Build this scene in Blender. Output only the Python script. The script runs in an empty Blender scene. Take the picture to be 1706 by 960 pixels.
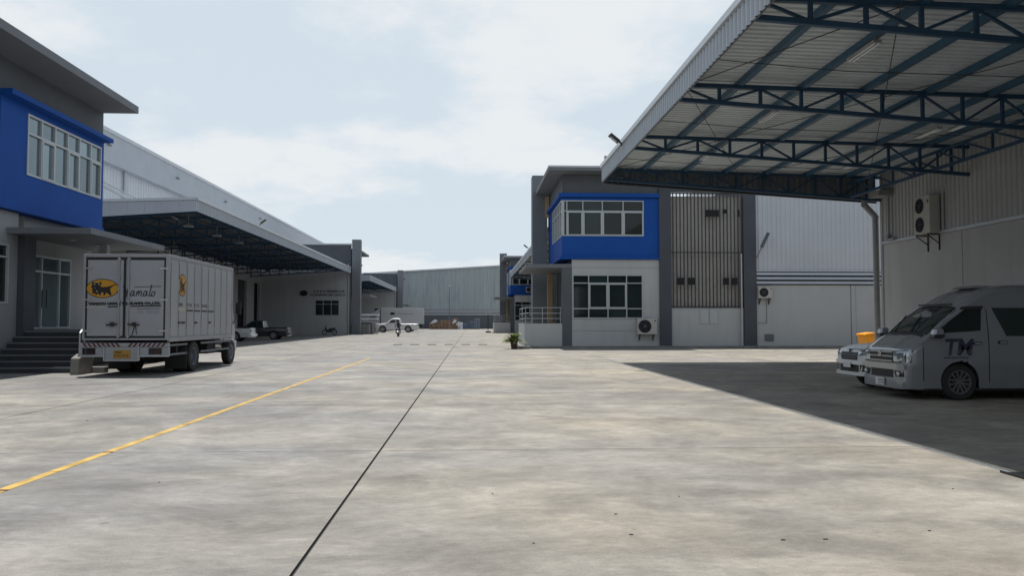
import bpy, bmesh, math, random
from mathutils import Vector, Matrix
random.seed(7)
sc = bpy.context.scene
R = math.radians
# ------------------------------------------------------------------ camera, sky, sun, exposure
cam = bpy.data.cameras.new('camera'); cam.lens = 28.49; cam.sensor_width = 36; cam.clip_start = .1; cam.clip_end = 4000
camo = bpy.data.objects.new('camera', cam); sc.collection.objects.link(camo); sc.camera = camo
camo.location = (0, 0, 1.6)
camo.rotation_euler = (R(90 + 2.396), 0, -math.atan(67.5 / 1350))
SUN = Vector((-.06, .235, 1)).normalized()
w = bpy.data.worlds.new('World'); sc.world = w; w.use_nodes = True
nt = w.node_tree; nd = nt.nodes; lk = nt.links
bg = nd['Background']; bg.inputs[1].default_value = .1
sky = nd.new('ShaderNodeTexSky'); sky.sky_type = 'NISHITA'; sky.sun_disc = False
sky.sun_elevation = math.asin(SUN.z); sky.sun_rotation = math.atan2(SUN.x, SUN.y)
sky.air_density = 1.0; sky.dust_density = .6; sky.ozone_density = 2.0
tc = nd.new('ShaderNodeTexCoord'); sep = nd.new('ShaderNodeSeparateXYZ'); lk.new(tc.outputs['Generated'], sep.inputs[0])
def wm(op, a, b=None, c=None):
    n = nd.new('ShaderNodeMath'); n.operation = op
    for i, v in enumerate((a, b, c)):
        if v is None: continue
        if isinstance(v, (int, float)): n.inputs[i].default_value = v
        else: lk.new(v, n.inputs[i])
    return n.outputs[0]
zz = wm('ADD', wm('MAXIMUM', sep.outputs[2], 0.0), .22)
cb = nd.new('ShaderNodeCombineXYZ'); lk.new(wm('DIVIDE', sep.outputs[0], zz), cb.inputs[0]); lk.new(wm('DIVIDE', sep.outputs[1], zz), cb.inputs[1])
n1 = nd.new('ShaderNodeTexNoise'); n1.inputs['Scale'].default_value = 1.25; n1.inputs['Detail'].default_value = 12; n1.inputs['Roughness'].default_value = .58
mpw = nd.new('ShaderNodeMapping'); mpw.inputs['Location'].default_value = (11.4, 2.3, 0)
lk.new(cb.outputs[0], mpw.inputs[0]); lk.new(mpw.outputs[0], n1.inputs['Vector'])
rp = nd.new('ShaderNodeValToRGB'); rp.color_ramp.elements[0].position = .46; rp.color_ramp.elements[1].position = .60
rp.color_ramp.interpolation = 'EASE'
lk.new(n1.outputs['Fac'], rp.inputs[0])
veil = nd.new('ShaderNodeMix'); veil.data_type = 'RGBA'; 
hz = nd.new('ShaderNodeMapRange'); lk.new(sep.outputs[2], hz.inputs[0]); hz.interpolation_type = 'SMOOTHSTEP'
for i_, v_ in ((1, .40), (2, .85), (3, .92), (4, .12)): hz.inputs[i_].default_value = v_
lk.new(hz.outputs[0], veil.inputs[0])
lk.new(sky.outputs[0], veil.inputs[6]); veil.inputs[7].default_value = (6.85, 7.75, 8.45, 1)
cl = nd.new('ShaderNodeMix'); cl.data_type = 'RGBA'
lk.new(wm('MULTIPLY', rp.outputs[0], wm('MULTIPLY', hz.outputs[0], .75)), cl.inputs[0]); lk.new(veil.outputs[2], cl.inputs[6]); cl.inputs[7].default_value = (8.9, 9.0, 9.05, 1)
lk.new(cl.outputs[2], bg.inputs[0])
sl = bpy.data.lights.new('sun', 'SUN'); sl.energy = 5.0; sl.angle = R(.6); sl.color = (1, .965, .91)
so = bpy.data.objects.new('sun', sl); sc.collection.objects.link(so); so.rotation_euler = SUN.to_track_quat('Z', 'Y').to_euler(); so.location = (0, 0, 60)
sc.view_settings.view_transform = 'Standard'; sc.view_settings.look = 'None'; sc.view_settings.exposure = 0; sc.view_settings.gamma = 1
sc.cycles.max_bounces = 6; sc.cycles.diffuse_bounces = 3

# ------------------------------------------------------------------ materials
def mat(name, col, rough=.6, metal=0., var=.12, scale=3., bump=0., bscale=40., spec=.5, stretch=(1, 1, 1), dirt=0., dcol=(.12, .10, .08), coat=0.):
    m = bpy.data.materials.new(name); m.use_nodes = True
    N = m.node_tree.nodes; L = m.node_tree.links; b = N['Principled BSDF']
    b.inputs['Roughness'].default_value = rough; b.inputs['Metallic'].default_value = metal
    b.inputs['Specular IOR Level'].default_value = spec
    if coat: b.inputs['Coat Weight'].default_value = coat; b.inputs['Coat Roughness'].default_value = .08
    g = N.new('ShaderNodeNewGeometry'); mp = N.new('ShaderNodeMapping'); L.new(g.outputs['Position'], mp.inputs[0]); mp.inputs['Scale'].default_value = stretch
    n = N.new('ShaderNodeTexNoise'); n.inputs['Scale'].default_value = scale; n.inputs['Detail'].default_value = 5; L.new(mp.outputs[0], n.inputs['Vector'])
    r = N.new('ShaderNodeMapRange'); L.new(n.outputs['Fac'], r.inputs[0]); r.inputs[1].default_value = .3; r.inputs[2].default_value = .7
    r.inputs[3].default_value = 1 - var; r.inputs[4].default_value = 1 + var * .6
    mx = N.new('ShaderNodeVectorMath'); mx.operation = 'SCALE'; mx.inputs[0].default_value = col; L.new(r.outputs[0], mx.inputs['Scale'])
    out = mx.outputs[0]
    if dirt:
        n2 = N.new('ShaderNodeTexNoise'); n2.inputs['Scale'].default_value = 1.; n2.inputs['Detail'].default_value = 7
        mp2 = N.new('ShaderNodeMapping'); L.new(g.outputs['Position'], mp2.inputs[0]); mp2.inputs['Scale'].default_value = (2.2, 2.2, .22); L.new(mp2.outputs[0], n2.inputs['Vector'])
        r2 = N.new('ShaderNodeMapRange'); L.new(n2.outputs['Fac'], r2.inputs[0]); r2.inputs[1].default_value = .5; r2.inputs[2].default_value = .78; r2.inputs[3].default_value = 0; r2.inputs[4].default_value = dirt
        mm = N.new('ShaderNodeMix'); mm.data_type = 'RGBA'; L.new(r2.outputs[0], mm.inputs[0]); L.new(out, mm.inputs[6]); mm.inputs[7].default_value = (*dcol, 1); out = mm.outputs[2]
    L.new(out, b.inputs['Base Color'])
    if bump:
        n3 = N.new('ShaderNodeTexNoise'); n3.inputs['Scale'].default_value = bscale; n3.inputs['Detail'].default_value = 3; L.new(mp.outputs[0], n3.inputs['Vector'])
        bp = N.new('ShaderNodeBump'); bp.inputs['Strength'].default_value = bump; bp.inputs['Distance'].default_value = .02
        L.new(n3.outputs['Fac'], bp.inputs['Height']); L.new(bp.outputs[0], b.inputs['Normal'])
    return m
M = {}
M['white_wall'] = mat('white_wall', (.41, .425, .43), .75, var=.05, scale=.7, bump=.1, dirt=.22, dcol=(.22, .22, .20))
M['white_wall_shaded'] = mat('white_wall_shaded', (.27, .28, .29), .75, var=.06, scale=.7, bump=.1, dirt=.3, dcol=(.15, .15, .15))  # white wall with the porch shade put into its base colour
M['panel_wall'] = mat('panel_wall', (.39, .395, .395), .8, var=.07, scale=.6, bump=.1, dirt=.25, dcol=(.2, .19, .17))
M['grey_wall'] = mat('grey_wall', (.090, .103, .118), .7, var=.10, scale=.8, bump=.1, dirt=.2, dcol=(.08, .08, .08))
M['dark_grey'] = mat('dark_grey', (.058, .066, .082), .65, var=.10, scale=.8, bump=.1)
M['mid_grey'] = mat('mid_grey', (.150, .164, .182), .7, var=.08, scale=.8, bump=.1, dirt=.2, dcol=(.12, .12, .12))
M['blue_wall'] = mat('blue_wall', (.006, .070, .32), .7, spec=.25, var=.08, scale=.8, dirt=.15, dcol=(.01, .03, .2))
M['cream'] = mat('cream', (.40, .29, .165), .7, var=.06)
M['cladding'] = mat('cladding', (.36, .395, .44), .45, metal=.15, var=.06, scale=.8, dirt=.2, dcol=(.25, .27, .29))
M['cladding_white'] = mat('cladding_white', (.50, .53, .57), .45, metal=.05, var=.05, scale=.6, dirt=.15, dcol=(.35, .37, .39))
M['far_cladding'] = mat('far_cladding', (.30, .345, .36), .55, var=.08, scale=.5, stretch=(1, 1, .15), dirt=.55, dcol=(.13, .17, .20))
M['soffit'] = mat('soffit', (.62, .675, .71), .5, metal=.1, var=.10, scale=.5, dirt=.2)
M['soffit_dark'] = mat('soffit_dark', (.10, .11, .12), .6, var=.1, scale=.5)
M['steel_blue'] = mat('steel_blue', (.018, .06, .12), .5, var=.15, scale=2)
M['purlin_blue'] = mat('purlin_blue', (.03, .095, .165), .5, var=.15, scale=2)
M['trim'] = mat('trim', (.48, .51, .54), .4, metal=.2, var=.05)
M['frame_white'] = mat('frame_white', (.42, .45, .47), .4, metal=.2, var=.04)
M['glass_dark'] = mat('glass_dark', (.012, .019, .019), .04, var=.3, scale=.6, spec=.38)
M['glass_mirror'] = mat('glass_mirror', (.20, .26, .29), .05, metal=.55, var=.12, scale=.5, spec=.7)
M['hole'] = mat('hole', (.012, .012, .014), .9, var=.1)
M['slat'] = mat('slat', (.035, .036, .04), .6, var=.1)
M['recess_wall'] = mat('recess_wall', (.47, .45, .425), .8, var=.08, dirt=.2)
M['paint_yellow'] = mat('paint_yellow', (.47, .31, .075), .7, var=.35, scale=6, stretch=(1, .6, 1), bump=.1)
M['joint'] = mat('joint', (.035, .035, .035), .9, var=.3)
M['rubber'] = mat('rubber', (.02, .02, .02), .8, var=.2)
M['plastic_black'] = mat('plastic_black', (.018, .019, .02), .5, var=.1)
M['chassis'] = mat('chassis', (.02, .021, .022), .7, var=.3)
M['steel'] = mat('steel', (.45, .46, .47), .35, metal=.7, var=.1)
M['chrome'] = mat('chrome', (.62, .64, .66), .12, metal=1, var=.05)
M['truck_panel'] = mat('truck_panel', (.30, .315, .34), .5, var=.09, scale=1.2, dirt=.5, dcol=(.3, .28, .25))
M['truck_frame'] = mat('truck_frame', (.31, .32, .34), .45, metal=.3, var=.08)
M['truck_white'] = mat('truck_white', (.42, .43, .44), .3, var=.04, coat=.4)
M['logo_yellow'] = mat('logo_yellow', (.50, .24, .012), .5, var=.05)
M['logo_black'] = mat('logo_black', (.008, .008, .009), .5, var=.05)
M['ink_faint'] = mat('ink_faint', (.19, .20, .22), .6, var=.1)
M['logo_pale'] = mat('logo_pale', (.42, .40, .27), .5, var=.05)
M['red_stripe'] = mat('red_stripe', (.085, .012, .02), .5, var=.1)
M['lamp_red'] = mat('lamp_red', (.018, .006, .007), .25, var=.1)
M['plate_yellow'] = mat('plate_yellow', (.35, .2, .02), .5, var=.1)
M['plate_white'] = mat('plate_white', (.6, .6, .6), .5, var=.05)
M['silver_paint'] = mat('silver_paint', (.245, .262, .285), .2, metal=.35, var=.04, coat=.7)
M['white_paint'] = mat('white_paint', (.60, .61, .61), .28, var=.04, coat=.6)
M['dark_paint'] = mat('dark_paint', (.03, .033, .04), .3, var=.05, coat=.6)
M['lens'] = mat('lens', (.40, .44, .48), .08, metal=.6, var=.12, scale=9)
M['alloy'] = mat('alloy', (.22, .23, .24), .3, metal=.7, var=.1)
M['lens_dark'] = mat('lens_dark', (.12, .13, .14), .1, metal=.4, var=.3, scale=20)
M['tm_ink'] = mat('tm_ink', (.03, .036, .065), .4, var=.05)
M['ac_white'] = mat('ac_white', (.42, .41, .38), .5, var=.05, dirt=.15)
M['orange'] = mat('orange', (.85, .33, .01), .45, var=.08)
M['bin_green'] = mat('bin_green', (.02, .05, .03), .5, var=.1)
M['leaf'] = mat('leaf', (.11, .15, .035), .5, var=.4, scale=8)
M['pot'] = mat('pot', (.05, .035, .03), .7, var=.2)
M['curb'] = mat('curb', (.22, .215, .20), .85, var=.2, scale=2, bump=.2, dirt=.3)
M['step'] = mat('step', (.042, .046, .052), .8, var=.15, scale=2, bump=.1)
M['cardboard'] = mat('cardboard', (.23, .155, .105), .85, var=.2)
M['blue_wrap'] = mat('blue_wrap', (.06, .095, .16), .5, var=.3)
M['white_wrap'] = mat('white_wrap', (.6, .63, .66), .5, var=.15)
M['skin'] = mat('skin', (.30, .17, .11), .6, var=.05)
M['cloth_grey'] = mat('cloth_grey', (.48, .45, .45), .9, var=.1)
M['cloth_black'] = mat('cloth_black', (.02, .02, .022), .9, var=.1)
M['cloth_white'] = mat('cloth_white', (.6, .6, .58), .9, var=.1)
M['lamp_off'] = mat('lamp_off', (.22, .23, .24), .4, var=.05)
M['tube_light'] = mat('tube_light', (.8, .82, .84), .3, var=.02)
M['hose'] = mat('hose', (.25, .255, .26), .6, var=.1)

for g_ in ('glass_dark', 'glass_mirror'):      # every pane a little different
    N_ = M[g_].node_tree; b_ = N_.nodes['Principled BSDF']; src = b_.inputs['Base Color'].links[0].from_socket
    oi_ = N_.nodes.new('ShaderNodeObjectInfo'); mr_ = N_.nodes.new('ShaderNodeMapRange'); mr_.inputs[3].default_value = .6; mr_.inputs[4].default_value = 1.9 if g_ == 'glass_dark' else 1.25
    N_.links.new(oi_.outputs['Random'], mr_.inputs[0]); v_ = N_.nodes.new('ShaderNodeVectorMath'); v_.operation = 'SCALE'
    N_.links.new(src, v_.inputs[0]); N_.links.new(mr_.outputs[0], v_.inputs['Scale']); N_.links.new(v_.outputs[0], b_.inputs['Base Color'])
    wn_ = N_.nodes.new('ShaderNodeTexNoise'); wn_.inputs['Scale'].default_value = .9; bp_ = N_.nodes.new('ShaderNodeBump'); bp_.inputs['Strength'].default_value = .06
    gg_ = N_.nodes.new('ShaderNodeNewGeometry'); N_.links.new(gg_.outputs['Position'], wn_.inputs['Vector']); N_.links.new(wn_.outputs['Fac'], bp_.inputs['Height']); N_.links.new(bp_.outputs[0], b_.inputs['Normal'])
def concrete():
    m = bpy.data.materials.new('concrete'); m.use_nodes = True
    N = m.node_tree.nodes; L = m.node_tree.links; b = N['Principled BSDF']; b.inputs['Roughness'].default_value = .78; b.inputs['Specular IOR Level'].default_value = .35
    g = N.new('ShaderNodeNewGeometry')
    def noise(scale, st, detail=5, rough=.55, loc=(0, 0, 0), dist=0.):
        mp = N.new('ShaderNodeMapping'); L.new(g.outputs['Position'], mp.inputs[0]); mp.inputs['Scale'].default_value = st; mp.inputs['Location'].default_value = loc
        n = N.new('ShaderNodeTexNoise'); n.inputs['Scale'].default_value = scale; n.inputs['Detail'].default_value = detail; n.inputs['Roughness'].default_value = rough
        n.inputs['Distortion'].default_value = dist; L.new(mp.outputs[0], n.inputs['Vector']); return n.outputs['Fac']
    def rng(s, a, b_, c, d):
        r = N.new('ShaderNodeMapRange'); L.new(s, r.inputs[0]); r.inputs[1].default_value = a; r.inputs[2].default_value = b_; r.inputs[3].default_value = c; r.inputs[4].default_value = d; return r.outputs[0]
    def mul(a, b_):
        n = N.new('ShaderNodeMath'); n.operation = 'MULTIPLY'; L.new(a, n.inputs[0]); L.new(b_, n.inputs[1]); return n.outputs[0]
    tone = N.new('ShaderNodeMix'); tone.data_type = 'RGBA'
    sp = N.new('ShaderNodeSeparateXYZ'); L.new(g.outputs['Position'], sp.inputs[0])
    ad = N.new('ShaderNodeMath'); ad.operation = 'ADD'
    L.new(rng(noise(.16, (1, 1.4, 1), 4), .38, .62, -.25, .45), ad.inputs[0]); L.new(rng(sp.outputs[0], -5, 6, .1, .65), ad.inputs[1])
    L.new(ad.outputs[0], tone.inputs[0]); tone.clamp_factor = True
    tone.inputs[6].default_value = (.226, .221, .210, 1); tone.inputs[7].default_value = (.312, .284, .232, 1)
    f = rng(noise(.9, (.85, 1.15, 1), 9, .70, dist=.8), .34, .66, .80, 1.16)
    f = mul(f, rng(noise(.33, (1, 1, 1), 7, .7, (9, 4, 0), dist=1.2), .38, .62, .86, 1.10))
    f = mul(f, rng(noise(3.0, (.7, 1.3, 1), 9, .72, (3, 3, 0), dist=.6), .3, .7, .88, 1.10))
    f = mul(f, rng(noise(60, (1, 1, 1), 3, .6), .3, .7, .86, 1.12))
    f = mul(f, rng(noise(11, (.7, 1.3, 1), 10, .75, (5, 5, 0)), .36, .64, .88, 1.10))
    f = mul(f, rng(noise(1.7, (.8, 1.2, 1), 12, .76, (2, 9, 0), dist=1.6), .42, .58, .92, 1.06))
    f = mul(f, rng(noise(.28, (1.1, .9, 1), 9, .62, (41, 13, 0), dist=2.2), .44, .56, .89, 1.05))
    f = mul(f, rng(noise(.45, (.8, 1.2, 1), 12, .72, (17, 3, 0), dist=1.4), .53, .60, 1., 1.13))
    f = mul(f, rng(noise(5., (1, 1, 1), 2, .5, (7, 1, 0)), .72, .78, 1., .7))
    f = mul(f, rng(noise(.7, (.35, .9, 1), 5, .75, (1, 31, 0), dist=1.5), .60, .72, 1., .83))
    wv = N.new('ShaderNodeTexWave'); wv.wave_type = 'RINGS'; wv.inputs['Scale'].default_value = .12; wv.inputs['Distortion'].default_value = 5; wv.inputs['Detail'].default_value = 5; wv.inputs['Detail Scale'].default_value = .6
    mw = N.new('ShaderNodeMapping'); mw.inputs['Location'].default_value = (6, -4, 0); L.new(g.outputs['Position'], mw.inputs[0]); L.new(mw.outputs[0], wv.inputs['Vector']); f = mul(f, rng(wv.outputs['Fac'], .86, .98, 1., .91))
    oi = N.new('ShaderNodeObjectInfo'); f = mul(f, rng(oi.outputs['Random'], 0, 1, .96, 1.04))
    v = N.new('ShaderNodeVectorMath'); v.operation = 'SCALE'; L.new(tone.outputs[2], v.inputs[0]); L.new(f, v.inputs['Scale']); L.new(v.outputs[0], b.inputs['Base Color'])
    bp = N.new('ShaderNodeBump'); bp.inputs['Strength'].default_value = .35; bp.inputs['Distance'].default_value = .01
    L.new(noise(14, (.5, 2, 1), 6, .7), bp.inputs['Height']); L.new(bp.outputs[0], b.inputs['Normal'])
    return m
M['concrete'] = concrete()

# ------------------------------------------------------------------ helpers
col = sc.collection
def org(p):
    v = Vector((0, 0, 0))
    while p is not None: v += p.location; p = p.parent
    return v
class MB:
    def __init__(s): s.v = []; s.f = []; s.m = []
    def add(s, vs, fs, mi=0):
        o = len(s.v); s.v += [tuple(v) for v in vs]
        for f in fs: s.f.append([i + o for i in f]); s.m.append(mi)
        return s
    def box(s, x0, x1, y0, y1, z0, z1, mi=0):
        x0, x1 = min(x0, x1), max(x0, x1); y0, y1 = min(y0, y1), max(y0, y1); z0, z1 = min(z0, z1), max(z0, z1)
        return s.add([(x0,y0,z0),(x1,y0,z0),(x1,y1,z0),(x0,y1,z0),(x0,y0,z1),(x1,y0,z1),(x1,y1,z1),(x0,y1,z1)],
                     [(0,3,2,1),(4,5,6,7),(0,1,5,4),(1,2,6,5),(2,3,7,6),(3,0,4,7)], mi)
    def bar(s, p, q, wd, ht, mi=0, up=(0, 0, 1)):
        p = Vector(p); q = Vector(q); d = (q - p).normalized(); up = Vector(up)
        if abs(d.dot(up)) > .98: up = Vector((1, 0, 0))
        a = d.cross(up).normalized() * wd / 2; b = a.cross(d).normalized() * ht / 2
        vs = [p-a-b, p+a-b, p+a+b, p-a+b, q-a-b, q+a-b, q+a+b, q-a+b]
        return s.add(vs, [(0,1,2,3),(7,6,5,4),(0,4,5,1),(1,5,6,2),(2,6,7,3),(3,7,4,0)], mi)
    def cyl(s, p, q, r0, r1=None, n=16, mi=0, caps=True):
        r1 = r0 if r1 is None else r1; p = Vector(p); q = Vector(q); d = (q - p).normalized()
        up = Vector((0, 0, 1)) if abs(d.z) < .9 else Vector((1, 0, 0)); a = d.cross(up).normalized(); b = a.cross(d)
        vs = [p + (a*math.cos(t) + b*math.sin(t)) * r0 for t in [2*math.pi*i/n for i in range(n)]] + [q + (a*math.cos(t) + b*math.sin(t)) * r1 for t in [2*math.pi*i/n for i in range(n)]]
        fs = [(i, (i+1) % n, n+(i+1) % n, n+i) for i in range(n)]
        if caps: fs += [tuple(range(n-1, -1, -1)), tuple(range(n, 2*n))]
        return s.add(vs, fs, mi)
    def tube(s, pts, r, n=8, mi=0):
        for a, b in zip(pts[:-1], pts[1:]): s.cyl(a, b, r, n=n, mi=mi)
        return s
    def prism(s, pts, fn, mi=0):  # pts 2d outline, fn(u,v,k) -> 3d for k = 0, 1
        n = len(pts); vs = [fn(u, v, 0) for u, v in pts] + [fn(u, v, 1) for u, v in pts]
        return s.add(vs, [tuple(range(n-1, -1, -1)), tuple(range(n, 2*n))] + [(i, (i+1) % n, n+(i+1) % n, n+i) for i in range(n)], mi)
    def lathe(s, prof, c, axis='z', n=24, mi=0):   # prof [(r, h)]
        vs = []
        for r, h in prof:
            for i in range(n):
                t = 2*math.pi*i/n; a, b = r*math.cos(t), r*math.sin(t)
                vs.append((c[0]+a, c[1]+b, c[2]+h) if axis == 'z' else ((c[0]+a, c[1]+h, c[2]+b) if axis == 'y' else (c[0]+h, c[1]+a, c[2]+b)))
        fs = [(k*n+i, k*n+(i+1) % n, (k+1)*n+(i+1) % n, (k+1)*n+i) for k in range(len(prof)-1) for i in range(n)]
        return s.add(vs, fs, mi)
    def build(s, name, m, parent=None, smooth=False, bevel=0., kind=None, fix=True):
        me = bpy.data.meshes.new(name); o_ = org(parent)
        me.from_pydata([(v[0]-o_.x, v[1]-o_.y, v[2]-o_.z) for v in s.v], [], s.f)
        for k in (m if isinstance(m, (list, tuple)) else [m]): me.materials.append(M[k] if isinstance(k, str) else k)
        me.polygons.foreach_set('material_index', s.m)
        if fix:
            bm = bmesh.new(); bm.from_mesh(me); bmesh.ops.recalc_face_normals(bm, faces=bm.faces); bm.to_mesh(me); bm.free()
        if smooth:
            me.polygons.foreach_set('use_smooth', [True]*len(me.polygons))
            try: me.set_sharp_from_angle(angle=R(35))
            except Exception: pass
        o = bpy.data.objects.new(name, me); col.objects.link(o); o.parent = parent
        if bevel:
            b = o.modifiers.new('bevel', 'BEVEL'); b.width = bevel; b.segments = 2; b.limit_method = 'ANGLE'; b.angle_limit = R(40)
        if kind: o['kind'] = kind
        return o
def tag(o, label, cat, group=None):
    o['label'] = label; o['category'] = cat
    if group: o['group'] = group
    return o
def thing(name, loc, label, cat, group=None, rz=0):
    o = bpy.data.objects.new(name, None); o.empty_display_size = .3; col.objects.link(o); o.location = loc; o.rotation_euler = (0, 0, rz)
    return tag(o, label, cat, group)
def kids(o): return [c for c in col.objects if c.parent == o]
def dup(o, parent=None):
    c = o.copy(); col.objects.link(c); c.parent = parent
    for k in kids(o): dup(k, c)
    return c
def place(root, loc, label=None, rz=0, scale=1, group=None):
    r = dup(root); r.location = loc; r.rotation_euler = (0, 0, rz); r.scale = (scale,)*3
    if label: r['label'] = label
    if group: r['group'] = group
    return r
def P(axis, c, out):          # (u, depth behind the face, z) -> 3d
    if axis == 'y': return lambda u, d, z: (u, c - out*d, z)
    return lambda u, d, z: (c - out*d, u, z)
def pbox(m, f, u0, u1, d0, d1, z0, z1, mi=0):
    a = f(u0, d0, z0); b = f(u1, d1, z1); return m.box(a[0], b[0], a[1], b[1], a[2], b[2], mi)
def wall(m, axis, c, out, u0, u1, z0, z1, th=.25, holes=(), mi=0):
    f = P(axis, c, out); us = sorted({u0, u1} | {v for h in holes for v in h[:2] if u0 < v < u1})
    for a, b in zip(us[:-1], us[1:]):
        hs = sorted([h for h in holes if h[0] < (a+b)/2 < h[1]], key=lambda h: h[2]); z = z0
        for h in hs:
            if h[2] > z: pbox(m, f, a, b, 0, th, z, h[2], mi)
            z = h[3]
        if z < z1: pbox(m, f, a, b, 0, th, z, z1, mi)
    return m
def window(parent, axis, c, out, us, zs, glass='glass_dark', fw=.06, rec=.05, thick=(), skip=(), name='window', frame='frame_white'):
    f = P(axis, c, out); m = MB()
    for i, u in enumerate(us):
        a = u if i == 0 else u - fw/2; b = u if i == len(us)-1 else u + fw/2
        if i == 0: b = u + fw
        if i == len(us)-1: a = u - fw
        pbox(m, f, a, b, -.03, rec+.03, zs[0], zs[-1])
    for j, z in enumerate(zs):
        a = z - fw/2; b = z + fw/2
        if j == 0: a = z; b = z + fw
        if j == len(zs)-1: b = z; a = z - fw
        for i in range(len(us)-1): pbox(m, f, us[i]+fw*.5, us[i+1]-fw*.5, -.028, rec+.028, a, b)
    for (i, j) in thick:      # opening sashes: an inner frame proud of the main one
        u0, u1, z0, z1 = us[i]+fw*.5, us[i+1]-fw*.5, zs[j]+fw*.5, zs[j+1]-fw*.5
        for q in ((u0, u0+.07, z0, z1), (u1-.07, u1, z0, z1), (u0+.07, u1-.07, z0, z0+.07), (u0+.07, u1-.07, z1-.07, z1)): pbox(m, f, q[0], q[1], -.045, rec, q[2], q[3])
    o = m.build(name, frame, parent)
    for i in range(len(us)-1):
        for j in range(len(zs)-1):
            if (i, j) in skip: continue
            p = MB(); pbox(p, f, us[i]+fw*.4, us[i+1]-fw*.4, rec, rec+.02, zs[j]+fw*.4, zs[j+1]-fw*.4); p.build('pane', glass, o)
    return o
def corr(m, o, u, v, nrm, lu, pitch=.2, dep=.03, mi=0, duty=.35):
    """corrugated sheet: profile advances along u for lu metres, ribs run along v (full length vector)"""
    o = Vector(o); u = Vector(u).normalized(); v = Vector(v); nrm = Vector(nrm).normalized(); pts = []; x = 0
    while x < lu - 1e-6:
        for a, h in ((0, 0), (1-duty-.1, 0), (1-duty, 1), (.9, 1)):
            if x + a*pitch < lu: pts.append((x + a*pitch, h*dep))
        x += pitch
    pts.append((lu, 0)); n = len(pts)
    vs = [o + u*a + nrm*h for a, h in pts]; vs += [p + v for p in vs]
    return m.add(vs, [(i, i+1, n+i+1, n+i) for i in range(n-1)], mi)
def text(s, size, f, mt, parent, name='lettering', th=.003, shear=0., align='LEFT', sx=1., bold=0.):
    """flat lettering; f(u, v, d) maps text plane to 3d"""
    cu = bpy.data.curves.new(name, 'FONT'); cu.body = s; cu.size = size; cu.shear = shear; cu.align_x = align; cu.extrude = th; cu.resolution_u = 3; cu.offset = bold
    t = bpy.data.objects.new('tmp', cu); col.objects.link(t)
    dg = bpy.context.evaluated_depsgraph_get(); me = bpy.data.meshes.new_from_object(t.evaluated_get(dg)); bpy.data.objects.remove(t)
    m = MB(); m.add([f(v.co.x*sx, v.co.y, v.co.z) for v in me.vertices], [tuple(p.vertices) for p in me.polygons]); bpy.data.meshes.remove(me)
    return m.build(name, mt, parent)
def ribbon(m, pts, wd, f, d0, d1, mi=0):
    sm = []
    for i in range(len(pts)-1):
        p0 = pts[max(i-1, 0)]; p1 = pts[i]; p2 = pts[i+1]; p3 = pts[min(i+2, len(pts)-1)]
        for k in range(4):
            t = k/4; sm.append(tuple(.5*(2*p1[a] + (p2[a]-p0[a])*t + (2*p0[a]-5*p1[a]+4*p2[a]-p3[a])*t*t + (3*p1[a]-p0[a]-3*p2[a]+p3[a])*t**3) for a in (0, 1)))
    sm.append(pts[-1]); pts = sm; n = len(pts); L_ = []; R_ = []
    for i in range(n):
        a = pts[max(i-1, 0)]; b = pts[min(i+1, n-1)]; dx, dy = b[0]-a[0], b[1]-a[1]; l = math.hypot(dx, dy) or 1
        L_.append((pts[i][0]-dy/l*wd/2, pts[i][1]+dx/l*wd/2)); R_.append((pts[i][0]+dy/l*wd/2, pts[i][1]-dx/l*wd/2))
    for i in range(n-1):
        q = [L_[i], L_[i+1], R_[i+1], R_[i]]; m.prism(q, lambda u, v, k: f(u, v, (d0, d1)[k]), mi)

# ------------------------------------------------------------------ ground
g = MB().add([(-900, -300, -.03), (900, -300, -.03), (900, 1500, -.03), (-900, 1500, -.03)], [(0, 1, 2, 3)])
ground = g.build('ground', 'concrete', None, kind='structure')
xs = [-27.7, -21.05, -14.4, -7.75, -1.13, 5.78, 12.18, 18.8, 25.5]
ys = [-12.4 + 5.65*i for i in range(14)]; y = ys[-1]
while y < 205: y += 11.3; ys.append(y)
base = MB().box(xs[0], xs[-1], ys[0], ys[-1], -.028, -.024).build('joint_filler', 'joint', ground)
base['kind'] = 'structure'
for i in range(len(xs)-1):
    for j in range(len(ys)-1):
        gx0 = .014; gy = .009
        MB().box(xs[i]+gx0, xs[i+1]-gx0, ys[j]+gy, ys[j+1]-gy, -.02, 0).build('concrete_slab', 'concrete', ground)
m = MB(); yy = -8.
while yy < 35.5:
    l = 5.65 if yy > -7 else 5.65; m.box(-4.50, -4.385, yy + .01, min(yy + l, 35.8) - .01, .0, .004); yy += l
m.build('yellow_line', 'paint_yellow', ground, kind='structure')
m = MB()
for y_, l in ((7.95, .05), (10.2, .05), (12.9, .05)): m.box(-4.5, -4.385, y_, y_+l, .004, .0065)
m.build('line_scuff', 'red_stripe', ground, kind='structure')
# drainage edge along the canopy drip line
dr = thing('drain_channel', (5.66, -10, 0), 'narrow concrete drain edge strip along the border of the big canopy shadow', 'drain')
m = MB(); yy = -10
while yy < 33: m.box(5.69, 5.75, yy, yy+1.98, .0, .004); yy += 2
m.build('channel_edge', 'mid_grey', dr)
m = MB()
for k in range(9): m.box(5.62, 6.02, 7.95+k*.05, 7.95+k*.05+.025, .006, .012)
m.box(5.60, 5.62, 7.93, 8.4, .004, .024); m.box(6.02, 6.04, 7.93, 8.4, .004, .024); m.build('grate', 'plastic_black', dr)
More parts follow.
